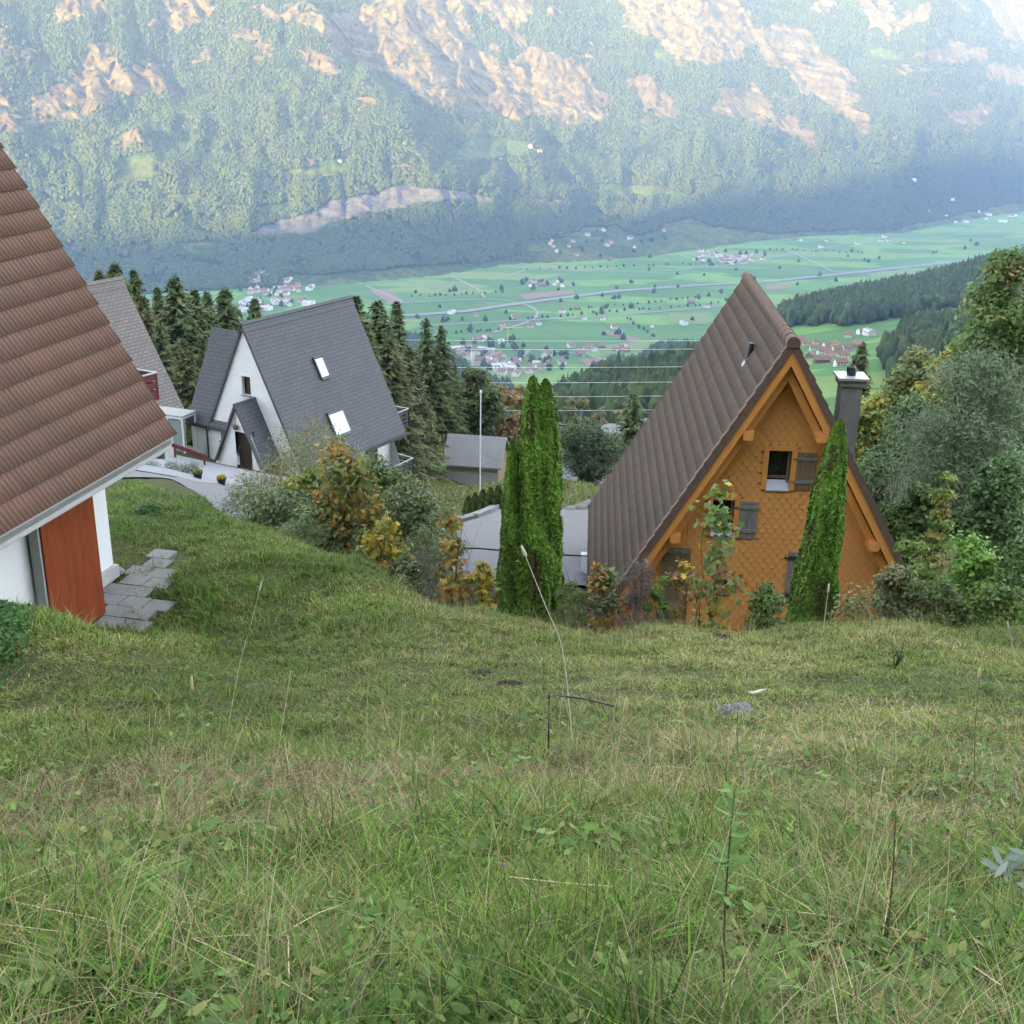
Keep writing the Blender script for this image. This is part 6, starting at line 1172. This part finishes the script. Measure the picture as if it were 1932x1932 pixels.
# silvery plant
d = 2.9; c = at(1893, 1640, d); zg = gz(c[0], c[1]); t = thing('silver_shrub', 'silvery grey leaved shrub sprig entering at the right edge', 'shrub', (c[0], c[1], zg)); B = np.array([c[0], c[1], zg])
MB().tube([(.25, .05, -.05), (.2, .03, (c[2]-zg)*.6), tuple(np.array([.06, 0, c[2]-zg])), (0, 0, c[2]-zg)], [.008, .007, .005, .003], 7).tube([(.2, .03, (c[2]-zg)*.6), (.3, 0, (c[2]-zg)*1.05)], [.006, .003], 6).build('stem', M['stem_brown'], t, smooth=True); P = []; A_ = []; N_ = []; S_ = []; g = np.random.default_rng(33)
for cc in ((0, 0, c[2]-zg), (.09, .02, c[2]-zg+.03), (.3, 0, (c[2]-zg)*1.05), (.12, 0, c[2]-zg-.08)):
    for q in range(13):
        a = q*2.4; e = g.uniform(-.5, .8); o = np.array([cos(a)*cos(e), sin(a)*cos(e)*.7, sin(e)]); L_ = g.uniform(.06, .10); P.append(np.array(cc)+o*L_*.5); A_.append(o); N_.append(np.array([0, -.6, .8])+g.normal(0, .4, 3)); S_.append(L_*.75)
V, F, k = leaf_geo(g, np.array(P), np.array(N_), np.array(S_), 'willow', np.array(A_)); np_mesh('leaves', V, F, M['leaf'], t, np.repeat(pal(g, len(P), [((.20, .25, .19), 2), ((.15, .20, .13), 2), ((.27, .31, .25), 1)]), k, 0))
# stones, molehills, flowers, pods
def mound(name, P, r_, m, label, cat, seed, n, flat=.32, cs=.10):
    g = np.random.default_rng(seed); bm = bmesh.new(); bmesh.ops.create_icosphere(bm, subdivisions=1, radius=1); B = np.array([v.co[:] for v in bm.verts]); BF = np.array([[v.index for v in f.verts] for f in bm.faces]); bm.free()
    d = r_*np.sqrt(g.random(n)); a = g.random(n)*6.28; c = np.stack([d*np.cos(a), d*np.sin(a)*.8, r_*flat*(1-(d/r_)**1.5)*(.7+.5*g.random(n))-.02], -1); sz = r_*cs*(.5+1.3*g.random(n)**2)
    V = c[:, None] + B[None]*sz[:, None, None]*(1+g.normal(0, .25, (n, len(B), 1))); F = (np.arange(n)*len(B))[:, None, None] + BF[None]
    return tag(np_mesh(name, V.reshape(-1, 3) + np.asarray(P), F.reshape(-1, 3), m), label, cat)
M['mole'] = mat('mole_earth', (0.055, 0.045, 0.035), 1.0, 0.05, noise=[(30, .6, (0.12, 0.10, 0.08))], bump=(60, 1.0, .03))
mound('rock', raycast(1390, 1352, 5, 30, 300)[0]+np.array([0, 0, .03]), .15, M['stone'], 'mottled dark grey rock lying in the grass right of centre', 'stone', 60, 120, .5, .22)
for i, (px, py, r_, lb) in enumerate(((906, 1274, .17, 'dark molehill nearest the middle of the meadow'), (962, 1292, .15, 'smaller dark molehill just right of the middle one'), (424, 1222, .20, 'dark molehill below the patio paving'), (515, 1320, .14, 'small dark molehill in the left meadow'), (1130, 1324, .14, 'grey brown molehill behind the black bent rod'), (1355, 1204, .20, 'reddish brown molehill at the crest before the maple sapling'))):
    P = raycast(px, py, 5, 40, 300)[0]; mound('molehill', P, r_, M['mole'], lb, 'molehill', 70+i, 260)
def flower(label, px, py, col, r_, name, n=18, h=.10):
    B = raycast(px, py+14, 2, 30, 400)[0]; T_ = at(px, py, B[1]); t = thing(name, label, 'flower', B); c = T_-B; MB().tube([(0, 0, -.02), tuple(c)], .0022, 5).build('stem', M['stem_green'], t); g = np.random.default_rng(int(px)); a = g.random(n)*6.28
    P = c + np.stack([np.cos(a)*r_*.5, np.sin(a)*r_*.5, g.random(n)*r_*.5], -1); V, F, k = leaf_geo(g, P, np.stack([np.cos(a)*.3, np.sin(a)*.3-.3, 1+0*a], -1), np.full(n, r_), 'diamond', np.stack([np.cos(a), np.sin(a), .3+0*a], -1)); np_mesh('petals', V, F, M['flower'], t, np.repeat(np.array([col])*(.8+.4*g.random((n, 1))), k, 0))
flower('yellow dandelion like flower closer to the grey rock', 1479, 1391, (.75, .50, .01), .022, 'hawkbit_flower'); flower('yellow dandelion like flower farther right in the meadow', 1609, 1415, (.75, .50, .01), .020, 'hawkbit_flower'); flower('pink clover blossom in the lower middle of the grass', 948, 1632, (.42, .10, .28), .018, 'clover_flower', 30); flower('small reddish brown dock seed cluster at left', 151, 1474, (.22, .05, .03), .016, 'dock_plant', 24); flower('small reddish brown seed cluster right of the middle', 1326, 1496, (.20, .06, .03), .016, 'dock_plant', 24)
B = raycast(1412, 1345, 4, 30, 300)[0]; T_ = at(1422, 1308, B[1]); t = thing('seed_pod', 'split white seed pod on a thin stem above the grey rock', 'seed pod', B); c = T_-B; MB().tube([(0, 0, -.03), tuple(c*.7), tuple(c)], .003, 5).build('stem', M['stem_brown'], t)
MB().tube([c+np.array([-.05, 0, .02]), c, c+np.array([.05, 0, .02]), c+np.array([.115, 0, .05])], [.002, .016, .018, .001], 8).build('pod', M['plume'], t, smooth=True)
B = raycast(1687, 1262, 5, 40, 300)[0]; t = thing('dead_plant', 'small dark dead plant with bare twigs on the right meadow', 'plant', B); b = MB(); g = np.random.default_rng(44)
for q in range(9): b.tube([(0, 0, -.02), tuple(np.array([g.normal(0, .05), g.normal(0, .05), .15])), tuple(np.array([g.normal(0, .14), g.normal(0, .12), g.uniform(.2, .38)]))], [.008, .006, .002], 5)
b.build('twigs', M['mole'], t)
